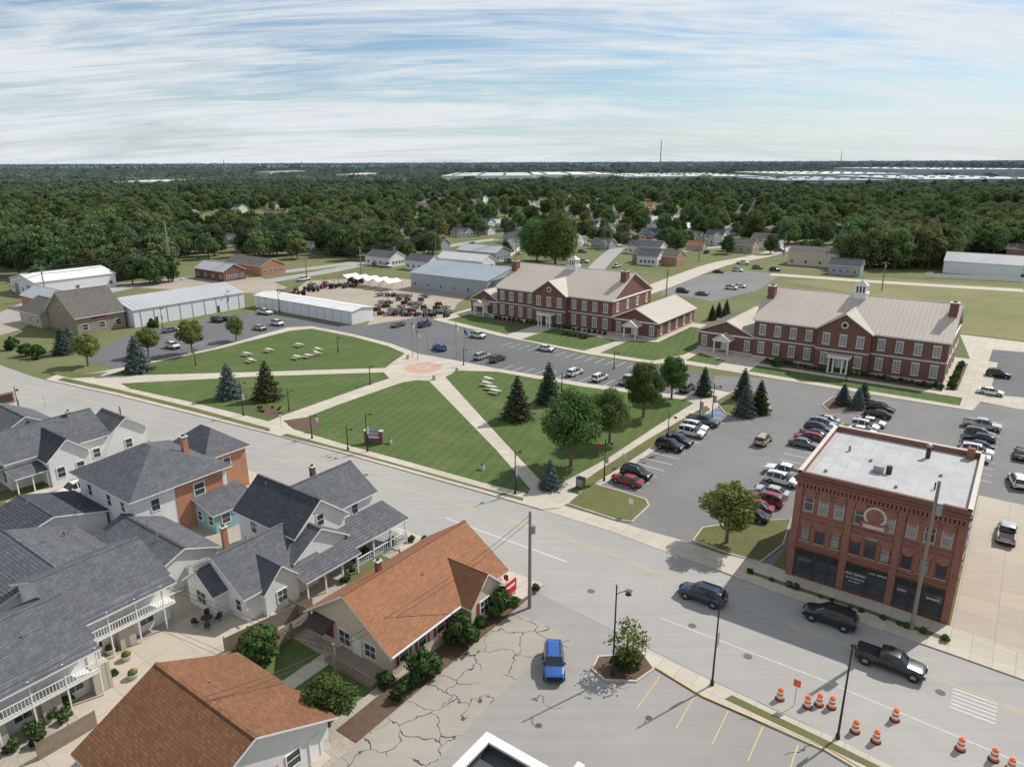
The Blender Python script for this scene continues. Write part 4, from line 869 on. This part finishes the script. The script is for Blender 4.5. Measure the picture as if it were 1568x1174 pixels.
# ------------------------------------------------------------ vehicles
def carmesh(kind):
    if kind=='suv':
        S=[(-2.37,.80,.45,.78,.84,.72),(-2.3,.9,.32,1.0,1.06,.80),(-2.02,.93,.3,1.05,1.62,.68),(-1.1,.94,.28,1.05,1.72,.70),(-1.0,.94,.28,1.05,1.725,.70),(-.02,.94,.28,1.03,1.72,.71),(.08,.94,.28,1.03,1.715,.71),(.5,.94,.28,1.02,1.66,.70),(1.2,.93,.28,1.0,1.1,.80),(2.0,.9,.3,.9,.98,.76),(2.3,.84,.34,.72,.84,.70),(2.38,.76,.42,.52,.6,.66)]
        F=['pp','pg','gp','pp','gp','pp','gp','gg','pp','pp','pp']
    elif kind=='sedan':
        S=[(-2.35,.78,.42,.7,.76,.7),(-2.28,.86,.3,.9,.98,.76),(-1.75,.9,.27,.95,1.03,.76),(-1.1,.91,.26,.95,1.38,.62),(-.45,.91,.26,.94,1.44,.64),(-.37,.91,.26,.94,1.44,.64),(.35,.91,.26,.92,1.42,.64),(1.2,.9,.26,.9,.98,.76),(2.0,.87,.28,.78,.86,.72),(2.3,.8,.34,.62,.7,.66),(2.36,.72,.4,.5,.55,.62)]
        F=['pp','pp','gg','gp','pp','gp','gg','pp','pp','pp']
    else:
        S=[(-2.95,.88,.55,1.0,1.02,.84),(-2.9,.96,.42,1.12,1.14,.88),(-.95,.97,.4,1.12,1.14,.88),(-.9,.97,.38,1.15,1.78,.72),(-.2,.97,.38,1.14,1.88,.73),(-.1,.97,.38,1.14,1.88,.73),(.7,.97,.38,1.13,1.84,.73),(1.4,.96,.38,1.12,1.22,.84),(2.5,.94,.4,1.05,1.12,.82),(2.85,.9,.42,.9,1.0,.76),(2.92,.84,.48,.6,.7,.72)]
        F=['pp','pd','pg','gp','pp','gp','gg','pp','pp','pp']
    bm=bmesh.new(); rings=[]
    for (x,w,zb,be,zt,wt) in S:
        L=[(x,w*.9,zb),(x,w,zb+.2),(x,w*.985,be),(x,wt,zt)]; rg_=[bm.verts.new(p) for p in L]+[bm.verts.new((p[0],-p[1],p[2])) for p in L[::-1]]; rings.append(rg_)
    M_={'p':0,'g':1,'d':2}
    for i,(a,b) in enumerate(zip(rings,rings[1:])):
        for j in range(7):
            f=bm.faces.new((a[j],a[j+1],b[j+1],b[j])); f.material_index=M_[F[i][0]] if j in (2,4) else (M_[F[i][1]] if j==3 else 0)
        f=bm.faces.new((a[7],a[0],b[0],b[7])); f.material_index=2
    bm.faces.new(rings[0]); bm.faces.new(rings[-1][::-1])
    bmesh.ops.recalc_face_normals(bm,faces=bm.faces)
    ed=[e for e in bm.edges if len(e.link_faces)==2 and e.calc_face_angle(0)>.3]
    bmesh.ops.bevel(bm,geom=ed,offset=.035,segments=2,affect='EDGES',profile=.5,material=-1)
    T=MB(); T.names=['p','car_glass','rubber']; bm.verts.ensure_lookup_table(); bm.verts.index_update()
    T.v=[tuple(v.co) for v in bm.verts]; T.f=[tuple(v.index for v in f.verts) for f in bm.faces]; T.m=[f.material_index for f in bm.faces]
    bm.free()
    xf=S[-1][0]; xr=S[0][0]; wr=.36 if kind!='pickup' else .42; ax=(xf-.92,xr+.98)
    for x in ax:
        for sg in (-1,1):
            y=sg*S[4][1]
            T.cyl((x,y-sg*.2,wr),(x,y+sg*.012,wr+.04),wr+.07,wr+.07,18,'rubber'); T.cyl((x,y-sg*.2,wr),(x,y+sg*.03,wr),wr,wr,18,'rubber'); T.cyl((x,y,wr),(x,y+sg*.04,wr),wr*.62,wr*.58,12,'hub_metal')
    zb=S[-2][3]; w=S[-2][1]
    for sg in (-1,1):
        T.box(xf-.16,sg*(w-.22)-.2,zb-.06,xf-.01,sg*(w-.22)+.2,zb+.08,'headlight')
        T.box(xr-.015,sg*.7-.11,S[0][3]-.08,xr+.12,sg*.7+.11,S[0][3]+.14,'taillight')
        xm=.75 if kind!='pickup' else .95; T.box(xm-.08,sg*.98-.1,S[4][3]-.02,xm+.1,sg*.98+.1,S[4][3]+.15,'p')
    T.box(xf-.06,-.5,.45,xf+.012,.5,.62,'rubber'); T.box(xr-.012,-.55,.42,xr+.05,.55,.55,'rubber'); T.box(xr-.02,-.2,.62,xr,.2,.74,'white_trim')
    if kind=='suv':
        for sg in (-1,1): T.box(-1.7,sg*.6-.03,1.74,.3,sg*.6+.03,1.79,'rubber')
    if kind=='pickup':
        T.box(-2.8,-.74,1.13,-1.05,.74,1.155,'rubber')
        for sg in (-1,1): T.box(-2.85,sg*.84-.06,1.12,-1.0,sg*.84+.06,1.2,'p')
    return T
paints={}
def paint(c):
    if c not in paints:
        n_='car_paint_%d'%len(paints)
        nt,b=basic(n_,c,tuple(x*.93 for x in c),1,5,rough=.25,spec=.5); b.inputs['Coat Weight'].default_value=.6; b.inputs['Coat Roughness'].default_value=.05; paints[c]=MAT[n_]
    return paints[c]
WH=(.72,.72,.70);BK=(.015,.016,.018);GY=(.14,.145,.15);SV=(.42,.43,.44);RD=(.24,.025,.03);BL=(.02,.09,.32);NV=(.018,.028,.06);BG=(.42,.36,.26);GR=(.05,.1,.08);DG=(.05,.052,.055)
MAT['p']=paint(WH); carm={k:carmesh(k).mesh(k+'_mesh') for k in ('suv','sedan','pickup')}
for k in carm:
    carm[k].polygons.foreach_set('use_smooth',[True]*len(carm[k].polygons)); carm[k].set_sharp_from_angle(angle=math.radians(28))
E1=GA;E2=GA+math.pi/2
def car(xy,ang,kind,col,name='parked_car',z=.025,s=1):
    if kind=='pickup' and name=='parked_car': name='parked_pickup_truck'
    if kind=='suv' and name=='parked_car': name='parked_suv'
    o=place(name,carm[kind],(*xy,z),ang,s); o.material_slots[0].link='OBJECT'; o.material_slots[0].material=paint(col); return o
def fl(): return E1+R.choice((0,math.pi))+R.uniform(-.03,.03)
for q,k,c in ((86.6,'sedan',RD),(89.6,'suv',BK),(102.6,'suv',BK),(105.4,'suv',DG),(110.3,'suv',WH),(113.0,'suv',WH),(116.8,'pickup',GR)): car(PQ(-42.3+R.uniform(-.3,.3),q),fl(),k,c)
for p,q,k,c in ((-24,86.5,'sedan',BK),(-24,89.3,'sedan',RD),(-24,92.1,'suv',(.3,.04,.06)),(-24,95,'sedan',SV),(-24.2,99.8,'suv',WH),(-24,102.9,'pickup',WH),(-24.8,116.3,'sedan',GY),(-24.8,119.1,'suv',RD),(-24.8,121.9,'sedan',BK),(-24.8,124.7,'suv',DG),(-24.8,127.6,'suv',(.3,.38,.45)),(-24.8,130.3,'sedan',SV),(-18.6,127.8,'sedan',WH),(-18.6,130.7,'suv',WH),(-18.2,133.6,'sedan',WH),(-17.8,139,'sedan',BK),(-17.8,142.3,'suv',BK),(-1.8,126,'sedan',WH),(-1.8,128.9,'suv',WH),(-1.8,131.8,'sedan',BK),(-1.8,134.8,'suv',BK),(-1.8,137.8,'suv',GY)): car(PQ(p+R.uniform(-.35,.35),q),fl(),k,c)
for u,v,a,k,c in ((1168,678,E2,'suv',BG),(1503,656,E1,'pickup',SV),(1528,577,E1,'suv',BK),(1516,604,E1,'sedan',WH),(1557,742,E2+.2,'suv',WH),(1540,822,E2,'pickup',SV),(1562,700,E2,'sedan',DG),(673,536,E1+2.8,'suv',BL),(732,517,E1,'suv',WH),(738,549,E2,'suv',SV),(762,553,E2,'suv',DG),(836,537,E1,'sedan',WH),(880,574,E2,'suv',WH),(918,582,E2,'suv',WH),(962,586,E2,'pickup',SV),(1052,598,E2,'suv',GY),(1000,594,E2,'sedan',GY),(265,533,E1,'suv',WH),(300,520,E1,'sedan',GY),(333,493,E1,'suv',BK),(348,491,E1,'sedan',DG),(398,505,E1,'sedan',SV),(406,481,E1,'pickup',WH),(262,508,E2,'sedan',GY),(425,498,E1,'suv',WH),(1120,443,E1,'suv',WH),(1133,440,E1,'sedan',WH),(1045,448,E1,'suv',BK),(1160,412,E1,'suv',GY),(1075,452,E1,'sedan',GY),(465,430,E2,'pickup',WH),(480,440,E2,'suv',SV),(1100,418,E1,'sedan',BK),(610,500,E2,'sedan',GY),(75,458,E1,'suv',GY),(100,452,E1,'sedan',BL),(650,500,E2,'suv',DG)):
    car(G(u,v),a,k,c)
for _ in range(46): car(G(R.uniform(580,1200),R.uniform(330,425)),R.choice((E1,E2)),R.choice(('suv','sedan','pickup')),R.choice((WH,WH,SV,BK,GY,RD,BL)))
car(G(1075,918),E1+math.pi+.02,'suv',NV,'driving_suv',s=1.06); car(G(1270,952),E1+math.pi,'suv',BK,'driving_suv',s=1.08); car(G(1362,1022),E1,'pickup',BK,'driving_pickup_truck'); car(G(848,1022),math.radians(-92),'suv',BL,'blue_suv',s=1.0); car(G(200,661),E1+.12,'sedan',RD,'driving_car'); car(G(118,755),E2+math.pi,'suv',WH,'white_van',s=1.08)
# tractors and machines in the yard
def tractor(c):
    T=MB(); T.box(-.9,-.35,.55,.9,.35,1.0,c); T.box(-.9,-.4,1.0,-.2,.4,1.25,'dark_trim'); T.box(.3,-.3,1.0,.9,.3,1.2,c)
    for x,r_,y in ((-.6,.55,.6),(.75,.35,.5)):
        for sg in (-1,1): T.cyl((x,sg*y-.12,r_),(x,sg*y+.12,r_),r_,r_,12,'rubber')
    T.cyl((-.8,-.4,1.2),(-.8,-.4,2.1),.04,.04,6,'black_metal');T.cyl((-.8,.4,1.2),(-.8,.4,2.1),.04,.04,6,'black_metal');T.box(-.85,-.42,2.05,-.75,.42,2.12,'black_metal'); return T.mesh('tractor_mesh')
trs=[tractor(c) for c in ('red_trim','machine_orange','machine_green','gray_metal_wall','dark_trim')]
T2=MB(); T2.box(-1.6,-.9,.6,1.6,.9,.75,'dark_trim'); T2.box(-1.6,-.9,.75,-1.5,.9,1.2,'galvanized_metal'); T2.box(-1.5,.82,.75,1.6,.9,1.1,'galvanized_metal'); T2.box(-1.5,-.9,.75,1.6,-.82,1.1,'galvanized_metal'); T2.cyl((1.6,0,.6),(2.6,0,.5),.06,.05,6,'black_metal')
for sg in (-1,1): T2.cyl((0,sg*.98-.1,.35),(0,sg*.98+.1,.35),.35,.35,12,'rubber')
tl=T2.mesh('trailer_mesh')
for row in range(6):
    for i in range(11):
        if R.random()<.2: continue
        u=585+i*11-row*7+R.uniform(-2,2); v=482-row*6+i*.4
        if not(575<u<700): continue
        tt=R.random()<.45; place('lawn_tractor' if tt else 'utility_trailer',R.choice(trs) if tt else tl,(*G(u,v),.02),E2+R.uniform(-.4,.4),1.0)
for i in range(16): place('lawn_tractor',R.choice(trs),(*G(430+i*8+R.uniform(-3,3),455-i*1.2+R.uniform(-6,3)),.02),R.uniform(0,6),R.uniform(1,1.7))

# ------------------------------------------------------------ street furniture
def lampmesh(h,heads=2,banner=True):
    M=MB(); M.cyl((0,0,0),(0,0,.5),.2,.16,10,'black_metal'); M.cyl((0,0,.5),(0,0,h-.2),.1,.065,8,'black_metal'); M.cyl((0,0,h-.2),(0,0,h+.15),.09,.03,8,'black_metal')
    for sg in ((-1,1) if heads==2 else (1,)):
        pts=[(sg*.0,0,h-.9),(sg*.4,0,h-.5),(sg*.8,0,h-.25),(sg*1.15,0,h-.2)]; M.tube(pts,.04,6,'black_metal'); M.cyl((sg*1.15,0,h-.2),(sg*1.15,0,h-.45),.1,.3,10,'black_metal'); M.cyl((sg*1.15,0,h-.45),(sg*1.15,0,h-.55),.26,.12,10,'globe_glass')
    if banner: M.box(.08,-.02,h*.45,.62,.02,h*.45+1.3,'banner_cloth'); M.cyl((0,0,h*.45+1.33),(.7,0,h*.45+1.33),.02,.02,5,'black_metal')
    return M.mesh('lamp_mesh')
lm=lampmesh(6.5,1); lms=lampmesh(4.2,1,False); lmt=lampmesh(9.5,1,False); lmt2=lampmesh(8.6,1,True)
for u,v,m,a in ((373,637,lm,E2),(443,630,lms,E2),(567,590,lms,E2),(563,692,lm,E2),(789,757,lm,E2),(925,737,lm,E1),(1021,692,lm,E1),(1070,650,lm,E1),(33,645,lm,E1),(478,672,lms,E2),(533,690,lms,E1),(860,600,lms,E1),(940,565,lms,E1),(710,560,lms,E1),(300,560,lms,E1),(518,540,lms,E1),(1090,1050,lmt2,E2),(1282,1132,lmt2,E2),(938,1036,lmt,E1),(428,478,lm,E1),(351,475,lm,E1),(250,505,lm,E1),(1295,585,lms,E1),(1090,640,lm,E1),(925,500,lms,E1)):
    place('street_lamp',m,(*G(u,v),.1),a+R.uniform(-.1,.1))
def polemesh(h,cross=True,tr_=True,r=.17):
    M=MB(); M.cyl((0,0,0),(0,0,h),r,r*.7,10,'weathered_wood')
    if cross: M.box(-1.2,-.08,h-.7,1.2,.08,h-.55,'weathered_wood'); 
    for x in (-1.1,-.5,.5,1.1): 
        if cross: M.cyl((x,0,h-.58),(x,0,h-.4),.05,.04,6,'galvanized_metal')
    if tr_: M.cyl((.3,.0,h-2.4),(.3,0,h-1.5),.24,.24,10,'galvanized_metal')
    return M.mesh('pole_mesh')
pm=polemesh(11.5,False); pm2=polemesh(12,r=.24); pm3=polemesh(12,False,False,.16)
ptop={}
for u,v,vt in ((811,930,784),(1395,965,738)):
    h=hpx(u,v,vt); x,y=G(u,v); place('utility_pole',pm,(x,y,.1),E1,(1.2,1.2,h/11.5)); ptop[u]=(x,y,h)
for u,v,vt in ((72,460,408),(262,430,372),(398,396,345),(553,420,378),(668,395,350),(530,380,330),(790,395,340),(925,380,342),(1070,400,362),(1200,392,355),(470,425,392),(1150,360,330),(870,440,400),(195,690,622),(110,870,812),(515,1040,985),(598,392,340),(1350,445,400),(1020,455,412)):
    h=hpx(u,v,vt); x,y=G(u,v); place('utility_pole',pm3 if u in (195,110,515) else pm2,(x,y,0),E1+R.uniform(-.3,.3),(1,1,h/12)); ptop[u]=(x,y,h)
x,y=G(265,430); M=MB(); M.cyl((0,0,0),(0,0,hpx(265,430,338)),.4,.2,10,'galvanized_metal'); M.obj('steel_transmission_pole',(x,y,0))
def wire(M,a,b,sag=1.0,r=.03):
    a=Vector(a);b=Vector(b); pts=[]
    for i in range(13):
        t=i/12; p=a.lerp(b,t); p.z-=sag*4*t*(1-t); pts.append(p)
    M.tube(pts,r,4,'wire_metal')
M=MB()
seq=[72,262,553,668,790,925,1070,1200]
x,y=G(-150,500); prev=(x,y,11)
for k in seq:
    for dz in (0,-.9,-2.2): wire(M,(prev[0],prev[1],prev[2]-.3+dz),(ptop[k][0],ptop[k][1],ptop[k][2]-.3+dz),1.5,.085)
    prev=ptop[k]
for k in (398,598,530): 
    for dz in (0,-1.4): wire(M,(*G(-100,400),15+dz),(ptop[k][0],ptop[k][1],ptop[k][2]+dz),2,.10)
for a_,b_ in ((398,598),(598,790),(530,668)):
    for dz in (0,-1.3): wire(M,(*ptop[a_][:2],ptop[a_][2]+dz),(*ptop[b_][:2],ptop[b_][2]+dz),1.5,.09)
t=ptop[515]
for dz in (0,-.5): wire(M,(t[0],t[1],t[2]-.2+dz),(*G(330,1180),7+dz),.4,.025)
for a_,b_ in ((195,110),(110,515),(515,811)):
    for dz in (0,-.6): wire(M,(*ptop[a_][:2],ptop[a_][2]-.15+dz),(*ptop[b_][:2],ptop[b_][2]-.3+dz),1.0,.022)
M.obj('power_lines')
# flags
def flagpole(u,v,h,c):
    M=MB(); M.cyl((0,0,0),(0,0,h),.09,.05,8,'galvanized_metal'); M.ball((0,0,h+.1),.12,.12,'yellow_paint')
    n=6
    for i in range(n):
        for j in range(5):
            g=lambda a,b_:(a*.12,.14*math.sin(a*1.3)-.02*b_,h-.2-b_*.2-a*.17)
            m='flag_blue' if (c=='us' and i<2 and j<3) or c=='b' else ('flag_red' if j%2==0 or c=='r' else 'white_trim')
            M.poly([g(i,j),g(i,j+1),g(i+1,j+1),g(i+1,j)],m)
    M.obj('flagpole',(*G(u,v),.15),E1+.6)
flagpole(632,548,9,'us'); flagpole(655,540,9,'b'); flagpole(699,548,8.5,'us'); flagpole(712,553,8,'b'); flagpole(640,552,7.5,'us')
# picnic tables
M=MB(); M.box(-.95,-.4,.72,.95,.4,.78,'stone_trim')
for sg in (-1,1):
    M.box(-.95,sg*.72-.14,.42,.95,sg*.72+.14,.47,'stone_trim')
    for x in (-.65,.65): M.cyl((x,sg*.75,0),(x,sg*.2,.74),.035,.035,6,'galvanized_metal')
for x in (-.65,.65): M.cyl((x,-.72,.4),(x,.72,.4),.035,.035,6,'galvanized_metal')
pt=M.mesh('picnic_table_mesh')
for u,v in ((378,546),(385,556),(412,540),(455,551),(472,549),(485,545),(487,539),(458,532),(745,592),(752,598),(758,604),(747,585)): place('picnic_table',pt,(*G(u,v),.175),E1+R.uniform(-.2,.2),1.1)
# park sign with brick piers
M=MB()
for x in (-1.3,1.3): M.box(x-.28,-.28,0,x+.28,.28,2.2,'red_brick'); M.box(x-.35,-.35,2.2,x+.35,.35,2.33,'stone_trim')
M.box(-1.02,-.1,.9,1.02,.1,2.3,'blue_sign'); M.box(-.9,-.13,1.45,.9,-.1,2.1,'banner_cloth'); M.box(-.9,-.13,1.0,.9,-.1,1.3,'white_trim'); M.box(-1.02,-.12,0,1.02,.12,.9,'red_brick'); M.obj('park_sign',(*G(573,680),.17),E1+.5)
M=MB(); M.box(-.5,-.25,0,.5,.25,.9,'stone_trim'); M.box(-.4,-.2,.9,.4,.2,1.0,'dark_trim'); pl=M.mesh('plaque_mesh')
for u,v in ((597,680),(625,550),(700,570),(665,582),(738,720)): place('stone_marker',pl,(*G(u,v),.17),E1,.8)
M=MB(); M.cyl((0,0,0),(0,0,3.2),.05,.05,8,'black_metal'); M.box(-.35,-.03,1.6,.35,.03,3.1,'blue_sign'); M.box(-.2,-.035,2.2,.2,-.03,2.8,'white_trim'); M.obj('blue_street_sign',(*G(791,752),.15),E1-.4)
def roadsign(u,v,h,mat,w=.3): 
    M=MB(); M.cyl((0,0,0),(0,0,h),.03,.03,6,'galvanized_metal'); M.box(-w,-.02,h-.7,w,.02,h,mat); M.obj('traffic_sign',(*G(u,v),.1),E1)
for u,v,h,m in ((431,656,2.6,'white_trim'),(775,910,2.4,'red_sign'),(965,790,2.4,'white_trim'),(487,660,2.4,'white_trim'),(1216,1080,2.6,'orange_plastic'),(918,700,2.2,'red_sign'),(70,625,2.4,'white_trim'),(955,715,2.2,'white_trim')): roadsign(u,v,h,m)
M=MB(); M.box(-1.6,-.1,1.6,1.6,.1,3.8,'orange_brick'); M.box(-1.3,-.12,2.0,1.3,.12,3.5,'dark_trim'); M.box(-1.6,-.15,0,-1.3,.15,1.6,'white_trim'); M.box(1.3,-.15,0,1.6,.15,1.6,'white_trim'); M.obj('roadside_business_sign',(*G(12,632),.1),E2)
M=MB(); M.box(-.6,-.35,0,.6,.35,1.5,'dark_trim'); M.box(-.65,-.4,1.5,.65,.4,1.6,'black_metal'); M.box(-.5,-.36,.2,.5,-.352,1.4,'galvanized_metal'); M.obj('utility_cabinet',(*G(889,748),.17),E1)
M=MB(); M.box(-1.1,-.06,.4,1.1,.06,1.9,'red_sign'); M.box(-.8,-.08,1.2,.8,-.06,1.5,'white_trim'); M.box(-1,-.1,0,-.85,.1,.4,'white_trim'); M.box(.85,-.1,0,1,.1,.4,'white_trim'); M.obj('house_business_sign',(*G(781,915),.1),E2)
# barrels
M=MB()
M.cyl((0,0,0),(0,0,.08),.38,.38,14,'rubber')
for i,(m) in enumerate(('orange_plastic','white_trim','orange_plastic','white_trim','orange_plastic')): M.cyl((0,0,.08+i*.19),(0,0,.08+(i+1)*.19),.30-i*.02,.285-i*.02,14,m)
M.cyl((0,0,1.03),(0,0,1.1),.12,.1,8,'orange_plastic'); bm_=M.mesh('barrel_mesh')
for u,v in ((1194,1070),(1236,1082),(1254,1079),(1273,1083),(1309,1120),(1341,1135),(1370,1102),(1470,1147),(1521,1163),(1547,1178)): place('traffic_barrel',bm_,(*G(u,v),.03),0,1.05)
# fences
def fence(pts,h,mat='weathered_wood'):
    M=MB()
    for a,b in zip(pts,pts[1:]):
        a=Vector(a);b=Vector(b); d=(b-a); l=d.length; d/=l; n=Vector((-d.y,d.x)); k=0
        fr=((a.x,a.y),(d.x,d.y),(n.x,n.y))
        while k<l: M.obox(fr,k,min(l,k+.14),-.012,.012,.08,h+R.uniform(-.02,.02),mat); k+=.155
        M.obox(fr,0,l,.014,.05,h*.25,h*.25+.08,mat); M.obox(fr,0,l,.014,.05,h*.8,h*.8+.08,mat)
        k=0
        while k<=l: M.obox(fr,k,k+.1,.05,.15,0,h+.1,mat); k+=2.4
    M.obj('wooden_fence')
fence([PQ(-56.5,38),PQ(-53,38),PQ(-52.5,29.5)],1.8); fence([PQ(-57,8),PQ(-52.4,14)],1.8); fence(gp([(60,1165),(150,1112)]),1.7); fence(gp([(345,1000),(480,935)]),1.7); fence(gp([(1418,425),(1568,432)]),1.8,'white_trim'); fence(gp([(570,408),(640,392)]),1.8,'weathered_wood')
M=MB()
pts=[(math.cos(math.pi*i/10)*.8,0,1.3+math.sin(math.pi*i/10)*.9) for i in range(11)]; M.tube([(.8,0,0)]+pts+[(-.8,0,0)],.05,6,'white_trim')
pts2=[(a,.6,c) for a,b_,c in pts]; M.tube([(.8,.6,0)]+pts2+[(-.8,.6,0)],.05,6,'white_trim')
for a,b_ in zip(pts,pts2): M.cyl(a,b_,.025,.025,4,'white_trim')
for z in (.4,.8,1.2):
    for x in (.8,-.8): M.cyl((x,0,z),(x,.6,z),.025,.025,4,'white_trim')
M.obj('garden_arbor',(*G(617,838),.1),E2)
# patio set
M=MB(); M.cyl((0,0,.7),(0,0,.74),.6,.6,16,'black_metal'); M.cyl((0,0,0),(0,0,.7),.05,.05,6,'black_metal')
for i in range(4):
    a=i*math.pi/2+.4; cx_,cy_=math.cos(a)*1.0,math.sin(a)*1.0; M.box(cx_-.22,cy_-.22,.4,cx_+.22,cy_+.22,.45,'black_metal'); bx,by=math.cos(a)*1.22,math.sin(a)*1.22; M.box(bx-.2,by-.2,.45,bx+.2,by+.2,.9,'black_metal')
    for sx in (-.2,.2):
        for sy in (-.2,.2): M.cyl((cx_+sx,cy_+sy,0),(cx_+sx,cy_+sy,.4),.02,.02,5,'black_metal')
M.obj('patio_table_set',(*G(318,955),.08),0)
M=MB(); M.cyl((0,0,0),(0,0,.5),.35,.5,12,'stone_trim'); M.ball((0,0,.6),.45,.3,'shrub_leaves'); M.ball((.15,.1,.8),.2,.15,'orange_plastic',6,4); pl=M.mesh('planter_mesh')
for u,v in ((205,1038),(170,1000),(195,1010),(335,930)): place('flower_planter',pl,(*G(u,v),.08),0,1)
# comms towers far
for u,v,h in ((1010,268,120),(1286,258,110),(345,268,60)):
    x,y=G(u,v); M=MB(); w=3
    for i in range(3):
        a=i*2.09; b_=a+2.09; M.cyl((math.cos(a)*w,math.sin(a)*w,0),(math.cos(a)*.4,math.sin(a)*.4,h),.9,.6,4,'galvanized_metal')
        for k in range(12): z0=h*k/12;z1=h*(k+1)/12; w0=w+(.4-w)*k/12;w1=w+(.4-w)*(k+1)/12; M.cyl((math.cos(a)*w0,math.sin(a)*w0,z0),(math.cos(b_)*w1,math.sin(b_)*w1,z1),.2,.2,3,'galvanized_metal')
    M.obj('lattice_communications_tower',(x,y,0))

# ------------------------------------------------------------ light and sky
EL=math.radians(44); AZ=math.atan2(.836,.547)
w=bpy.data.worlds.new('World'); scene.world=w; w.use_nodes=True; nt=w.node_tree; bg=nt.nodes['Background']; bg.inputs[1].default_value=.10
sky=N(nt,'ShaderNodeTexSky',sky_type='NISHITA'); sky.sun_disc=False; sky.sun_elevation=EL; sky.sun_rotation=AZ; sky.air_density=1.0; sky.dust_density=.4; sky.ozone_density=2.5
co=N(nt,'ShaderNodeTexCoord').outputs['Generated']; s=N(nt,'ShaderNodeSeparateXYZ'); nt.links.new(co,s.inputs[0])
z0_=math_(nt,'MAXIMUM',s.outputs[2],0); zz=math_(nt,'ADD',z0_,.16)
cb=N(nt,'ShaderNodeCombineXYZ'); nt.links.new(math_(nt,'DIVIDE',s.outputs[0],zz),cb.inputs[0]); nt.links.new(math_(nt,'DIVIDE',s.outputs[1],zz),cb.inputs[1])
def cl(rotz,sx,sy,sc,dist,det,ro=.62):
    mp=N(nt,'ShaderNodeMapping'); mp.inputs['Rotation'].default_value=(0,0,rotz); mp.inputs['Scale'].default_value=(sx,sy,1); mp.inputs['Location'].default_value=(3.7,1.2,0); nt.links.new(cb.outputs[0],mp.inputs[0])
    n=N(nt,'ShaderNodeTexNoise'); n.inputs['Scale'].default_value=sc; n.inputs['Detail'].default_value=det; n.inputs['Roughness'].default_value=ro; n.inputs['Distortion'].default_value=dist; nt.links.new(mp.outputs[0],n.inputs['Vector']); return n.outputs[0]
a=cl(.38,.5,1.7,1.0,1.1,10,.66); b=cl(.22,.7,5.0,1.6,1.4,10,.72); c=cl(.7,.3,.5,1.0,.3,3)
f=math_(nt,'ADD',math_(nt,'ADD',math_(nt,'MULTIPLY',a,.46),math_(nt,'MULTIPLY',b,.28)),math_(nt,'MULTIPLY',c,.26))
f=ramp(nt,f,.43,.55)
fm=math_(nt,'MULTIPLY',f,.93)
tint=mixc(nt,1.0,sky.outputs[0],(.92,1.0,1.04),'MULTIPLY')
hz_=math_(nt,'POWER',math_(nt,'SUBTRACT',1.0,math_(nt,'MINIMUM',z0_,1.0)),15)
base=mixc(nt,math_(nt,'MULTIPLY',hz_,.8),tint,(5.9,6.9,7.7))
col=mixc(nt,fm,base,(7.9,8.3,8.6)); nt.links.new(col,bg.inputs[0])
sd=bpy.data.lights.new('sun','SUN'); sd.energy=5.0; sd.angle=math.radians(.5); sd.color=(1,.955,.89)
so=bpy.data.objects.new('sun',sd); scene.collection.objects.link(so)
dv=Vector((.836*math.cos(EL),.547*math.cos(EL),math.sin(EL))); so.rotation_euler=dv.to_track_quat('Z','Y').to_euler(); so.location=(60,40,120)
cd=bpy.data.cameras.new('camera'); cam=bpy.data.objects.new('camera',cd); scene.collection.objects.link(cam); scene.camera=cam
cd.sensor_width=36; cd.lens=36*FP/1568; cd.clip_end=30000; cd.clip_start=.5
mt=Matrix((rr,uu,-fw)).transposed().to_4x4(); mt.translation=(0,0,H); cam.matrix_world=mt
scene.view_settings.view_transform='Standard'; scene.view_settings.look='None'; scene.view_settings.exposure=0
